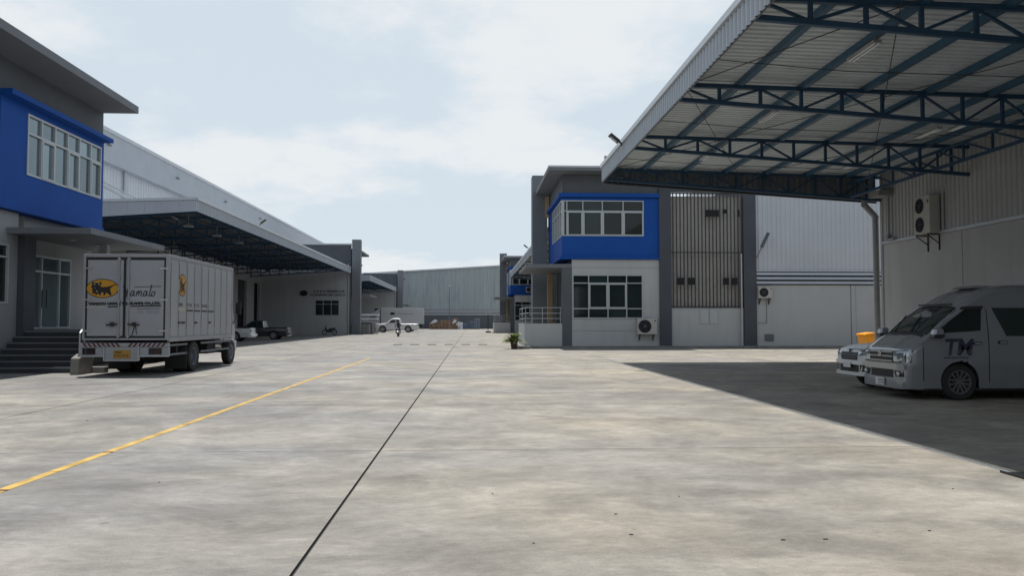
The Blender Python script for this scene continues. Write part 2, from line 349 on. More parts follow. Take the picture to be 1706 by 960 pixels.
# small debris and stain marks on the slabs
random.seed(3)
for k, (x, y, s) in enumerate(((2.28, 5.9, .022), (2.6, 5.9, .018), (1.2, 6.1, .014), (1.2, 6.75, .012), (.45, 5.9, .008), (3.5, 6.1, .012), (1.9, 7.4, .009), (.2, 7.6, .008), (4.6, 7.6, .010), (-3.1, 8.3, .012), (-6.2, 13.5, .02))):
    m = MB(); n = 7; s *= .5; pts = [(x + s*random.uniform(.6, 1.5)*math.cos(6.283*i/n)*1.9, y + s*random.uniform(.6, 1.3)*math.sin(6.283*i/n)) for i in range(n)]
    m.prism(pts, lambda u, v, kk: (u, v, .001 + kk*.005)); tag(m.build('pebble', 'joint'), 'tiny dark scrap lying on the sunlit foreground concrete', 'debris', 'dark scraps on the foreground concrete')
sb = thing('speed_bump', (-2.2, 56.5, 0), 'row of six black rubber strips lying across the yard road', 'speed bump')
m = MB()
for k in range(6):
    x0 = -5.4 + k*1.18; m = MB(); m.prism([(0, 0), (.06, .045), (.24, .045), (.3, 0)], lambda u, v, kk: (x0 + kk*.6, 56.35+u, .001+v)); m.build('rubber_strip', 'rubber', sb)

# ------------------------------------------------------------------ canopies
def canopy(parent, xo, xi, y0, y1, zb, zt, trusses, purl=6, fine=True, sheet='soffit', near_fascia=True, far_end=True):
    s = 1 if xi > xo else -1; W = abs(xi - xo)
    zr = lambda t: (zt - .12) - .30*t       # roof underside, t metres fraction 0..1
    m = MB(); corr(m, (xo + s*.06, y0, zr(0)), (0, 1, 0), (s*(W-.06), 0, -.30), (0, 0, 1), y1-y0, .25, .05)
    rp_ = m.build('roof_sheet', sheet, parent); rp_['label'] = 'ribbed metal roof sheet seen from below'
    mm = MB(); mm.add([(xo, y0, zt-.08), (xi, y0, zt-.34), (xi, y1, zt-.34), (xo, y1, zt-.08)], [(0, 1, 2, 3)]); mm.build('roof_top', 'trim', parent)
    # long fascia with ribbed cladding and a flat cap
    m = MB(); corr(m, (xo, y0, zb), (0, 1, 0), (0, 0, zt-zb-.14), (-s, 0, 0), y1-y0, .25, .04); m.build('fascia', 'cladding', parent)
    m = MB(); m.box(xo - s*.09, xo + s*.16, y0-.03, y1+.03, zt-.15, zt); m.build('fascia_cap', 'trim', parent)
    m = MB(); m.box(xo + s*.015, xo + s*.05, y0, y1, zb, zt-.15); m.build('fascia_back', 'dark_grey' if not fine else 'mid_grey', parent)
    for (yy, sg) in (((y0, -1),) if near_fascia else ()) + (((y1, 1),) if far_end else ()):
        m = MB(); n = 12
        for k in range(n):
            a = k/n; b = (k+1)/n
            f = lambda u, v, kk: (xo + s*W*u, yy + sg*(.0 if kk == 0 else .04), v)
            m.prism([(a, zb-.065*W*a), (b-.0008, zb-.065*W*b), (b-.0008, zt-.15-.03*W*b), (a, zt-.15-.03*W*a)], f)
        m.build('end_fascia', 'cladding', parent)
        m = MB(); m.bar((xo, yy+sg*.03, zt-.075), (xi, yy+sg*.03, zt-.075-.03*W), .16, .15); m.build('end_cap', 'trim', parent)
    tb = lambda t: zb + .03 - .068*W*t; tt = lambda t: zt - .30 - .020*W*t
    pw = .11 if fine else .1
    for ty in trusses:
        root = MB().bar((xo+s*.05, ty, tt(0)), (xi, ty, tt(1)), pw, pw).build('truss', 'steel_blue', parent)
        MB().bar((xo+s*.05, ty, tb(0)), (xi, ty, tb(1)), pw, pw).build('bottom_chord', 'steel_blue', root)
        sp = 1.10; n = int(W/sp)
        members = MB() if not fine else None
        for k in range(n):
            t = (k+1)*sp/W; x = xo + s*(k+1)*sp
            mb = MB() if fine else members
            mb.bar((x, ty, tb(t)+.04), (x, ty, tt(t)-.04), .08, .08)
            if fine: mb.build('post', 'steel_blue', root)
            t0 = max(k*sp/W, .01); x0 = xo + s*max(k*sp, .08)
            mb = MB() if fine else members
            if k % 2 == 0: mb.bar((x0, ty, tt(t0)-.04), (x - s*.04, ty, tb(t)+.04), .06, .06)
            else: mb.bar((x0 + s*.04, ty, tb(t0)+.04), (x, ty, tt(t)-.04), .06, .06)
            if fine: mb.build('diagonal', 'steel_blue', root)
        if not fine: members.build('web', 'steel_blue', root)
    for k in range(purl):
        d = 1.65 + k*1.7
        if d > W - .2: break
        x = xo + s*d; z = zr(d/W) - .10
        m = MB(); m.box(x-.075, x+.075, y0+.05, y1-.05, z-.06, z+.09); m.build('purlin', 'purlin_blue' if fine else 'steel_blue', parent)
    return zr

# ------------------------------------------------------------------ right near warehouse with the big open canopy
R0 = thing('warehouse', (16.65, 5, 0), 'near right warehouse with grey panel wall and the large open blue-trussed loading canopy', 'warehouse')
XW = 17.05; YE = 33.2
m = MB(); m.box(XW+.05, XW+24, -30, YE-.55, 4.88, 11.5); m.build('upper_body', 'mid_grey', R0)
yj = [YE-.5, 27.3, 21.45, 15.05, 9.2, 3.35, -2.5, -8.3, -14.2, -20, -30]
for a, b in zip(yj[:-1], yj[1:]): MB().box(XW, XW+.3, b+.02, a-.02, 0, 4.80).build('wall_panel', 'panel_wall', R0)
MB().box(XW+.3, XW+24, YE-.85, YE-.5, 0, 4.74).build('end_wall', 'panel_wall', R0)
MB().box(XW+.05, XW+.28, -30, YE-.52, 0, 4.7).build('joint_backing', 'hole', R0)
m = MB(); corr(m, (XW+.02, -30, 4.92), (0, 1, 0), (0, 0, 6.6), (-1, 0, 0), 30+YE-.5, .25, .04); m.build('wall_cladding', 'panel_wall', R0)
m = MB(); m.box(XW-.06, XW+.05, -30, YE-.48, 4.81, 4.92); m.build('ledge_trim', 'trim', R0)
m = MB(); m.box(XW-.05, XW+.35, YE-.52, YE-.38, 0, 11.5); m.build('corner_trim', 'panel_wall', R0)
canopy(R0, 5.42, XW, -22, YE, 7.42, 8.14, [YE-.45, 26.8, 20.85, 15.1, 9.3, 3.5, -2.3, -8.1, -13.9], far_end=False)
m = MB()   # dark ribbed lining closing the far end of the canopy
corr(m, (5.5, YE, 7.36), (1, 0, -.065), (0, 0, 1.15), (0, -1, 0), XW-5.5, .25, .04); m.build('end_lining', 'mid_grey', R0)
m = MB(); m.bar((5.46, YE+.02, 7.40), (XW, YE+.02, 6.67), .12, .14); m.build('end_beam', 'dark_grey', R0)
m = MB(); m.bar((5.42, YE+.04, 8.02), (XW, YE+.04, 7.72), .1, .2); m.build('end_flashing', 'trim', R0)
for (ya, yb) in ((YE-.6, 20.85), (20.85, 9.3)):     # sag rods of the roof bracing
    for (xa, xb) in ((5.6, 11.), (11., 16.4)):
        z = lambda x: 7.88 - .04*(x-5.4)
        MB().tube([(xa, ya, z(xa)-.05), (xb, yb, z(xb)-.05)], .012, 6).build('brace_rod', 'plastic_black', R0)
        MB().tube([(xb, ya, z(xb)-.05), (xa, yb, z(xa)-.05)], .012, 6).build('brace_rod', 'plastic_black', R0)
for yy in (30.2, 24.4, 18.6, 12.8):
    MB().tube([(5.6, yy, 7.8), (9, yy+.2, 7.62), (12.5, yy, 7.5), (16.4, yy, 7.4)], .010, 6).build('conduit', 'plastic_black', R0)
m = MB(); m.bar((XW-1.35, -20, 7.35), (XW-1.35, YE-.3, 7.35), .09, .09); m.bar((XW-1.35, -20, 6.78), (XW-1.35, YE-.3, 6.78), .09, .09)
k = -20
while k < YE-1.5:
    m.bar((XW-1.35, k, 6.78), (XW-1.35, k+1.45, 7.35), .06, .06); m.bar((XW-1.35, k+1.45, 6.78), (XW-1.35, k+1.45, 7.35), .06, .06); k += 1.45
m.build('edge_girder', 'steel_blue', R0)
# gutter outlet and downpipe
m = MB(); m.box(XW-.62, XW-.05, YE-1.4, YE-.3, 6.72, 6.95); m.tube([(XW-.62, YE-.2, 6.85), (XW-.62, YE-.2, 6.5), (XW-.16, YE-.2, 6.02), (XW-.14, YE-.2, .05)], .125, 14)
for z in (6.0, 6.5): m.lathe([(.14, -.04), (.14, .04)], ((XW-.62 if z > 6.2 else XW-.16), YE-.2, z), n=14)
m.build('downpipe', 'hose', R0, smooth=True)
m = MB(); m.tube([(XW-.1, YE-1.15, 7.), (XW-.1, YE-1.15, 5.0)], .03, 8); m.tube([(XW-.1, YE-1.45, 7.), (XW-.1, YE-1.45, 5.0)], .02, 8); m.box(XW-.16, XW-.02, YE-1.6, YE-1.0, 4.9, 4.98); m.box(XW-.2, XW-.04, YE-1.25, YE-1.05, 5.0, 5.15)
m.build('cable_pipes', 'hose', R0)
# twin tube lights under the canopy
def tube_light(x, y, z, label, ang=0, l=1.25):
    t = thing('ceiling_light', (x, y, z), label, 'ceiling light', 'unlit tube lights under the right canopy')
    MB().box(x-.09, x+.09, y-l/2, y+l/2, z, z+.05).build('fixture', 'steel', t)
    for k in (-.05, .05): MB().cyl((x+k, y-l/2+.03, z-.02), (x+k, y+l/2-.03, z-.02), .018, n=10).build('tube', 'tube_light', t)
    MB().box(x-.01, x+.01, y-l/2+.1, y-l/2+.12, z+.05, z+.2).build('hanger', 'steel', t)
for x, y, z, lb in ((8.71, 17.4, 7.62, 'nearest twin tube light hanging under the right canopy by its roof edge'),
                 (8.69, 23.15, 7.62, 'second twin tube light from the near end in the row by the canopy edge'),
                 (8.52, 28.9, 7.62, 'farthest twin tube light in the row by the canopy edge'),
                 (14.19, 29.4, 7.45, 'twin tube light under the canopy nearest the gutter downpipe'),
                 (14.12, 24.2, 7.45, 'lower of the two tube lights hung close together above the wall air conditioner'),
                 (14.6, 23.2, 7.45, 'upper of the two tube lights hung close together above the wall air conditioner'),
                 (14.0, 17.6, 7.45, 'twin tube light deep under the canopy above the parked van')):
    tube_light(x, y, z, lb)

# ------------------------------------------------------------------ office module (two storeys, blue box, slatted stair screen)
def office(ox, oy, label):
    t = thing('office_building', (ox, oy, 0), label, 'office building', 'two storey blue and grey office blocks')
    X = lambda a: ox + a; Y = lambda a: oy + a
    # lower walls
    m = MB(); wall(m, 'y', Y(0), -1, X(.6), X(5.97), 0, 5.40, .25, [(X(.63), X(4.95), 1.8, 4.47)]); m.build('front_wall', 'white_wall', t)
    for z in (1.05, 1.75, 4.9): MB().box(X(.62), X(5.94), Y(-.006), Y(0), z, z+.02).build('wall_groove', 'mid_grey', t)
    window(t, 'y', Y(0), -1, [X(v) for v in (.63, 1.62, 2.80, 3.95, 4.95)], [1.8, 2.4, 3.96, 4.47], thick=((1, 1), (2, 1)))
    MB().box(X(.0), X(.6), Y(-.01), Y(.6), 0, 4.88).build('corner_column', 'grey_wall', t)
    m = MB(); wall(m, 'x', X(.6), -1, Y(.6), Y(8.6), 0, 5.4, .2, [(Y(2.2), Y(4.4), 1.3, 4.0)]); m.build('porch_wall', 'grey_wall', t)
    window(t, 'x', X(.6), -1, [Y(2.2), Y(3.3), Y(4.4)], [1.3, 3.4, 4.0], name='entrance_door')
    MB().box(X(-.34), X(.0), Y(5.8), Y(6.15), 1.3, 4.88).build('porch_column', 'cream', t)
    MB().box(X(-.30), X(-.02), Y(7.9), Y(8.2), 9.0, 10.5).build('upper_cream_panel', 'cream', t)
    # upper blue box
    m = MB(); wall(m, 'y', Y(0), -1, X(.0), X(5.97), 5.56, 9.2, .2, [(X(0), X(5.03), 6.84, 9.03)]); wall(m, 'x', X(0), -1, Y(.2), Y(8), 5.56, 9.2, .2, [(Y(.2), Y(5.7), 6.84, 9.03)])
    m.build('blue_box', 'blue_wall', t)
    m = MB(); m.box(X(-.16), X(5.97), Y(-.14), Y(8), 5.42, 5.56); m.build('lower_lip', 'blue_wall', t)
    m = MB(); m.box(X(-.2), X(5.97), Y(-.2), Y(8), 9.22, 9.46); m.build('upper_lip', 'blue_wall', t)
    window(t, 'y', Y(0), -1, [X(v) for v in (0.08, .3, 1.28, 2.48, 3.76, 5.03)], [6.84, 8.37, 9.03], thick=((1, 0), (2, 0), (3, 0), (4, 0)))
    window(t, 'x', X(0), -1, [Y(v) for v in (.0, 1.4, 2.8, 4.2, 5.7)], [6.84, 8.37, 9.03], glass='glass_mirror', name='side_window')
    m = MB(); wall(m, 'y', Y(.02), -1, X(.02), X(5.97), 9.47, 10.6, .2); wall(m, 'x', X(.02), -1, Y(.22), Y(8), 9.47, 10.6, .2); m.build('attic_wall', 'grey_wall', t)
    m = MB(); m.prism([(-.95, 10.62), (6.6, 10.62), (6.6, 10.88), (-.95, 10.88)], lambda u, v, k: (X(u), Y(-1.4 + 10.1*k), v)); m.build('roof', 'mid_grey', t)
    MB().box(X(-.97), X(6.62), Y(-1.43), Y(-1.4), 10.80, 10.9).build('roof_edge', 'trim', t)
    # columns and stair screen
    for a, b in ((5.97, 6.7), (11.2, 11.98)): MB().box(X(a), X(b), Y(-.12), Y(8.7), 0, 10.3).build('column', 'dark_grey', t)
    MB().box(X(6.7), X(11.2), Y(-.1), Y(.3), 9.62, 10.3).build('screen_beam', 'dark_grey', t)
    MB().box(X(6.7), X(11.2), Y(.05), Y(.3), 0, 2.45).build('screen_plinth', 'white_wall', t)
    MB().box(X(6.7), X(11.2), Y(.35), Y(.55), 2.45, 9.38).build('stair_wall', 'recess_wall', t)
    for a, b, c, d in ((7.07, 7.5, 3.87, 4.3), (7.7, 8.15, 3.87, 4.3), (9.9, 10.28, 3.87, 4.3), (10.47, 10.8, 3.87, 4.3), (8.86, 9.69, 8.08, 8.49), (9.92, 10.18, 8.27, 8.53), (10.85, 10.98, 8.08, 8.5)):
        q = MB().box(X(a), X(b), Y(-.09), Y(-.052), c, d); q.build('stair_vent', 'hole', t)
    scn = MB().box(X(6.72), X(11.18), Y(.0), Y(.06), 9.48, 9.56).box(X(6.72), X(11.18), Y(.0), Y(.06), 5.83, 5.89).box(X(6.72), X(11.18), Y(.0), Y(.06), 2.48, 2.55).build('slat_screen', 'slat', t)
    for k in range(20):
        x = 6.80 + k*.2255; MB().box(X(x), X(x+.065), Y(-.05), Y(.0), 2.46, 9.56).build('slat', 'slat', scn)
    MB().tube([(X(11.05), Y(-.09), 5.8), (X(11.05), Y(-.09), .1)], .045, 8).build('downpipe', 'frame_white', t)
    m = MB()
    for a, b in ((8.5, 9.02), (9.08, 9.6)):
        m.box(X(a), X(b), Y(.0), Y(.05), 1.5, 1.54); m.box(X(a), X(b), Y(.0), Y(.05), 2.38, 2.42); m.box(X(a), X(a+.04), Y(.0), Y(.05), 1.54, 2.38); m.box(X(b-.04), X(b), Y(.0), Y(.05), 1.54, 2.38)
        m.box(X(a+.04), X(b-.04), Y(.02), Y(.05), 1.54, 2.38)
    m.build('meter_box', 'frame_white', t)
    # rear
    m = MB(); wall(m, 'y', Y(8.9), 1, X(0), X(6.7), 0, 8.1, .25, [(X(1.45), X(4.45), 2.39, 4.35)]); m.build('rear_wall', 'white_wall', t)
    window(t, 'y', Y(8.9), 1, [X(v) for v in (1.45, 2.45, 3.45, 4.45)], [2.39, 3.82, 4.35], name='rear_window')
    MB().box(X(0), X(6.7), Y(8.65), Y(8.92), 8.1, 11.35).build('rear_parapet', 'dark_grey', t)
    MB().box(X(-.02), X(6.72), Y(8.6), Y(8.97), 11.35, 11.52).build('parapet_cap', 'trim', t)
    MB().box(X(6.7), X(11.2), Y(8.65), Y(8.88), 0, 9.35).build('rear_stair_wall', 'white_wall', t)
    MB().box(X(-1.2), X(-.14), Y(8), Y(9.2), 0, 12).build('pier', 'mid_grey', t)
    MB().tube([(X(.3), Y(9.0), 8.9), (X(.3), Y(9.0), .1)], .06, 8).build('rear_downpipe', 'frame_white', t)
    MB().box(X(.05), X(.12), Y(8.92), Y(8.98), .1, 8.4).build('cable_riser', 'plastic_black', t)
    # porch
    m = MB(); m.prism([(-2.2, 4.9), (.62, 4.89), (.62, 5.14), (-2.2, 5.1)], lambda u, v, k: (X(u), Y(.03 + 7*k), v)); m.build('porch_slab', 'mid_grey', t)
    m = MB(); m.box(X(-2.3), X(0), Y(0), Y(.16), 0, 1.5); m.box(X(-2.3), X(-2.14), Y(.16), Y(6), 0, 1.5); m.build('terrace_wall', 'white_wall', t)
    MB().box(X(-2.14), X(.6), Y(.16), Y(7.5), 0, 1.28).build('terrace_floor', 'curb', t)
    rl = MB(); 
    for z in (1.8, 2.12, 2.46): rl.tube([(X(-2.22), Y(5.9), z), (X(-2.22), Y(.08), z), (X(-.05), Y(.08), z)], .022, 8)
    for p in ((-2.22, .08), (-.1, .08), (-2.22, 3), (-2.22, 5.9), (-1.2, .08)): rl.cyl((X(p[0]), Y(p[1]), 1.5), (X(p[0]), Y(p[1]), 2.46), .024, n=8)
    rl.build('railing', 'steel', t)
    for a, b, c, d in ((-2.45, 12.0, -.3, 0), (-2.5, -2.3, 0, 6.2)): MB().box(X(a), X(b), Y(c), Y(d), 0, .13).build('kerb', 'curb', t, bevel=.02)
    return t
R1 = office(5.5, 49, 'nearest right office block, blue fronted, with a slatted stair screen')
R2 = place(R1, (5.5, 114.7, 0), 'small distant blue fronted office block seen left of the nearer right one')
L3 = place(R1, (-15.2, 112, 0), 'grey parapet office block at the far end of the long left loading canopy', rz=math.pi)
L4 = place(R1, (-15.0, 173, 0), 'farthest left office block with grey pier beside the pale blue far warehouse', rz=math.pi)

for c_ in kids(L3):      # this block's terrace is a dock, coloured dark grey
    if c_.name.startswith('terrace_wall'): c_.data = c_.data.copy(); c_.data.materials[0] = M['dark_grey']

# ------------------------------------------------------------------ white warehouse behind the right office
W1 = thing('warehouse', (17.5, 49.1, 0), 'white ribbed metal warehouse with louvred band between the slatted screen and the gutter pipe', 'warehouse')
m = MB(); corr(m, (17.5, 49.05, 4.78), (1, 0, 0), (0, 0, 7.2), (0, -1, 0), 16, .29, .05); m.build('wall_cladding', 'cladding_white', W1)
for k in range(3): 
    m = MB(); z = 3.93 + k*.27; m.prism([(0, 0), (.12, .02), (.0, .17), (-.03, .17)], lambda u, v, kk: (17.5 + 16*kk, 48.98-u, z+v)); m.build('louvre_blade', 'cladding_white', W1)
MB().box(17.5, 33.5, 48.93, 49.02, 4.70, 4.80).build('ledge_trim', 'trim', W1)
MB().box(17.5, 33.5, 49.14, 49.3, 3.85, 4.75).build('louvre_backing', 'grey_wall', W1)
for a, b in ((17.5, 23.42), (23.45, 23.72), (23.75, 29.5), (29.53, 33.5)): MB().box(a, b, 49.0 if b-a > 1 else 48.96, 49.3, 0, 3.86).build('wall_panel', 'white_wall', W1)
MB().box(17.5, 33.5, 49.31, 114, 0, 11.9).build('body', 'white_wall', W1)
MB().box(17.4, 33.5, 48.65, 49.0, 0, .13).build('kerb', 'curb', W1, bevel=.02)
canopy(W1, 5.45, 17.5, 58.6, 113.2, 7.7, 8.5, [59, 64.8, 70.6, 76.4, 82, 88, 94, 100, 106, 112], fine=False)
m = MB(); m.box(17.98, 18.54, 48.95, 49.0, .42, .85); 
for k in range(6): m.box(18.0, 18.52, 48.93, 48.95, .45+k*.065, .48+k*.065)
m.build('wall_vent', 'mid_grey', W1)
MB().tube([(18.1, 48.93, 3.0), (18.1, 48.93, 1.52), (17.3, 48.75, 1.52)], .018, 6).build('refrigerant_pipe', 'mid_grey', W1)

# ------------------------------------------------------------------ left long warehouse and canopies
LW = thing('warehouse', (-26.4, 110, 0), 'long white left warehouse with high eaves band and two deep loading canopies', 'warehouse')
holes = [(y, y+3.7, .0, 6.45) for y in (63.6, 71., 78.4, 85.7, 93.)] + [(99.9, 102.6, 1.2, 6.4)]
m = MB(); wall(m, 'x', -26.4, 1, 38, 180, 0, 7.4, .35, holes); m.build('dock_wall', 'white_wall', LW)
MB().box(-27.2, -26.9, 38, 180, 0, 7.4).build('dock_interior', 'hole', LW)
for h in holes[:-1]:
    m = MB()
    for k in range(14): m.box(-26.72, -26.66, h[0], h[1], 3.2+k*.23, 3.2+k*.23+.2)
    m.build('roller_door', 'dark_grey', LW)
m = MB(); corr(m, (-26.42, 38, 7.4), (0, 1, 0), (0, 0, 5.6), (1, 0, 0), 142, .5, .05); m.build('wall_cladding', 'cladding_white', LW)
MB().box(-27.2, -26.45, 38, 180, 7.4, 13).build('upper_body', 'mid_grey', LW)
m = MB(); m.prism([(-26.9, 13.0), (-25.9, 13.0), (-25.9, 15.15), (-26.9, 15.35)], lambda u, v, k: (u, 36 + 144*k, v)); m.build('eaves_band', 'cladding', LW)
m = MB(); m.box(-26.9, -25.82, 35.95, 180.05, 15.15, 15.42); m.build('eaves_cap', 'trim', LW)
m = MB(); m.prism([(-60, 15.3), (-26.9, 15.3), (-26.9, 0), (-60, 0)], lambda u, v, k: (u, 180.2+.3*k, v)); m.build('far_gable', 'mid_grey', LW)
m = MB(); m.prism([(-60, 15.3), (-27.2, 15.3), (-27.2, 0), (-60, 0)], lambda u, v, k: (u, 37.5+.3*k, v)); m.build('near_gable', 'cladding_white', LW)
MB().add([(-60, 36, 17), (-26.9, 36, 15.36), (-26.9, 180, 15.36), (-60, 180, 17)], [(0, 1, 2, 3)]).build('roof', 'trim', LW)
for y in (62.4, 80, 98, 116, 134): MB().tube([(-26.25, y, 13), (-26.25, y, 8)], .12, 8).build('downpipe', 'frame_white', LW)
for y in (58.5, 72, 86, 100):
    MB().box(-25.88, -25.75, y, y+.5, 14.2, 14.3).build('eaves_bracket', 'mid_grey', LW)
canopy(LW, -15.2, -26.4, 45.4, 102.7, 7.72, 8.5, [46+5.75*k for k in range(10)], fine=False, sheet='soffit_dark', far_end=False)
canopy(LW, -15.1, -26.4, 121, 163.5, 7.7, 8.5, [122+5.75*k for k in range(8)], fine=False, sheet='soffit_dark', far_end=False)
for y in (46.2, 46.9, 47.6, 48.3, 51.):
    m = MB(); m.bar((-26.3, y, 12.05), (-18.2, y, 7.95), .09, .09); m.build('canopy_stay', 'frame_white', LW)
for x, y, lb in ((-16.93, 49.2, 'nearest'), (-16.91, 54.6, 'second nearest'), (-16.85, 59.5, 'third nearest'), (-22.6, 62.6, 'deeper set')):
    t = thing('ceiling_light', (x, y, 7.5), lb + ' square light hanging under the long left canopy', 'ceiling light', 'lights under the left canopy')
    MB().box(x-.24, x+.24, y-.24, y+.24, 7.28, 7.36).build('lamp_panel', 'lamp_off', t); MB().cyl((x, y, 7.36), (x, y, 8), .02, n=6).build('hanger', 'steel', t)
# wall sign on the end wall of the long canopy
sg = thing('wall_sign', (-18.5, 102.95, 5.1), 'faint company sign with dark round emblem on the shaded wall above the far window', 'sign')
m = MB(); m.prism([(-21.05+.5*math.cos(a), 5.2+.36*math.sin(a)) for a in [6.283*k/20 for k in range(20)]], lambda u, v, k: (u, 102.98-.04*k, v)); m.build('emblem', 'logo_black', sg)
random.seed(5)
for zc, x0, x1, h in ((5.45, -19.8, -16.0, .2), (5.0, -20.2, -15.9, .17)):
    m = MB(); x = x0
    while x < x1:
        w_ = random.uniform(.10, .26); m.box(x, x+w_, 102.94, 102.98, zc-h/2, zc+h/2); x += w_ + random.choice((.05, .05, .2))
    m.build('faded_lettering', 'grey_wall', sg)

# ------------------------------------------------------------------ far pale blue warehouse
FW = thing('warehouse', (-5, 186, 0), 'large pale blue-grey ribbed warehouse with stained wall closing the far end of the yard', 'warehouse')
def zt_(x): return 12.95 + (x + 17)*.062
m = MB(); x = -26.
while x < 14:
    x1 = min(x+.9, 14); z0, z1 = zt_(x), zt_(x1)
    m.add([(x, 186, 4.3), (x+.7, 186, 4.3), (x+.74, 185.96, 4.3), (x1-.04, 185.96, 4.3), (x1, 186, 4.3), (x, 186, z0), (x+.7, 186, z0), (x+.74, 185.96, z0), (x1-.04, 185.96, z1), (x1, 186, z1)],
          [(0, 1, 6, 5), (1, 2, 7, 6), (2, 3, 8, 7), (3, 4, 9, 8)]); x = x1
m.build('wall_cladding', 'far_cladding', FW)
m = MB(); m.prism([(-26, 0), (14, 0), (14, zt_(14)-.05), (-26, zt_(-26)-.05)], lambda u, v, k: (u, 186.1+60*k, v)); m.build('body', 'mid_grey', FW)
m = MB(); m.bar((-26, 185.9, zt_(-26)+.1), (14, 185.9, zt_(14)+.1), .5, .3); m.build('roof_edge', 'trim', FW)
for k in range(4): MB().box(-26, 14, 185.7, 185.8, 3.12+k*.31, 3.12+k*.31+.14).build('louvre_blade', 'cladding_white', FW)
MB().box(-26, 14, 185.9, 186.08, 0, 3.1).build('base_wall', 'grey_wall', FW)
MB().box(8, 14, 185.0, 186, 10.4, 14.9).build('corner_turret', 'cladding', FW)

# ------------------------------------------------------------------ left near office (L1)
L1 = thing('office_building', (-15, 30, 0), 'near left blue and grey office block with deep flat roof and entrance steps', 'office building')
XB = -15.0
m = MB(); wall(m, 'x', XB, 1, 26.35, 33.6, 5.42, 8.9, .3, [(27.92, 33.36, 6.56, 8.66)]); m.box(-24, XB-.31, 33.3, 33.58, 5.43, 8.89); m.build('blue_box', 'blue_wall', L1)
MB().box(XB-3, XB+.0, 26.2, 33.75, 5.27, 5.42).build('lower_lip', 'blue_wall', L1)
MB().box(XB-.3, XB+.38, 26.3, 33.62, 8.9, 9.06).build('upper_lip', 'blue_wall', L1)
window(L1, 'x', XB, 1, [27.92+.9067*k for k in range(7)], [6.56, 8.0, 8.66], glass='glass_mirror', fw=.07, thick=((1, 0), (3, 0), (5, 0)))
m = MB(); m.box(-24, XB-.02, 14, 33.56, 9.06, 10.12); m.build('attic_wall', 'grey_wall', L1)
m = MB(); m.box(-24, -13.62, 8, 33.55, 10.12, 10.40); m.build('roof', 'mid_grey', L1)
MB().box(-24, XB-.05, 14, 26.3, 5.3, 9.06).build('side_wall', 'mid_grey', L1)
m = MB(); wall(m, 'x', -15.2, 1, 8, 27.9, 0, 5.25, .3, [(24.6, 27.35, 2.2, 4.15), (18, 21, 2.2, 4.15)]); m.build('lower_wall', 'white_wall_shaded', L1)
window(L1, 'x', -15.2, 1, [24.6, 25.6, 26.5, 27.35], [2.2, 3.72, 4.15]); window(L1, 'x', -15.2, 1, [18, 19, 20, 21], [2.2, 3.72, 4.15])
MB().box(-15.3, -14.98, 27.92, 28.62, 0, 4.5).build('entrance_pier', 'dark_grey', L1)
m = MB(); wall(m, 'x', -15.42, 1, 28.62, 33.6, 0, 5.25, .3, [(28.75, 31.95, 1.34, 3.98)]); m.box(-24, -15.73, 33.35, 33.58, 0, 5.24); m.build('porch_wall', 'white_wall_shaded', L1)
dw = window(L1, 'x', -15.42, 1, [28.75, 29.1, 29.85, 31.1, 31.95], [1.34, 3.4, 3.98], glass='glass_mirror', name='entrance_door', fw=.07)
m = MB(); 
for y in (29.70, 30.0): m.tube([(-15.30, y, 2.1), (-15.30, y, 2.75)], .02, 8)
m.build('door_handles', 'plastic_black', dw)
m = MB(); m.box(-15.4, -12.5, 27.2, 33.6, 4.50, 4.70); m.build('porch_slab', 'mid_grey', L1)
MB().box(-13.95, -13.65, 31.0, 31.3, 1.3, 4.5).build('porch_column', 'white_wall', L1)
for z_ in range(2): MB().cyl((-14.1, 29.3+2*z_, 4.47), (-14.1, 29.3+2*z_, 4.5), .12, n=16).build('recessed_lamp', 'steel', L1)
n_st = 7
for k in range(n_st):
    MB().box(-15.18, -12.45, 26.0+.34*k, 28.4, .186*k, .186*(k+1)-.004).build('step', 'step', L1)
    MB().box(-15.17, -12.46, 25.985+.34*k, 26.0+.34*k, .186*(k+1)-.05, .186*(k+1)-.002).build('step_nosing', 'mid_grey', L1)
MB().box(-15.4, -12.45, 28.4, 33.6, 0, 1.3).build('landing', 'step', L1)
m = MB(); m.box(-12.44, -12.30, 26.6, 33.6, 0, .16); m.build('stair_kerb', 'curb', L1, bevel=.02)
m = MB(); m.prism([(25.1, 0), (25.9, 0), (26.2, .55), (25.5, .62), (25.15, .5)], lambda u, v, k: (-12.08+.26*k, u, v)); m.build('cheek_block', 'curb', L1, bevel=.03)
MB().box(-11.95, -11.45, 26.0, 26.3, 0, .19).build('kerb_block', 'curb', L1, bevel=.02)
m = MB(); m.tube([(-11.98, 25.5, .5), (-11.98, 25.5, 1.25), (-11.98, 25.75, 1.42), (-12.4, 28.4, 2.3)], .03, 8); m.build('handrail', 'steel', L1)

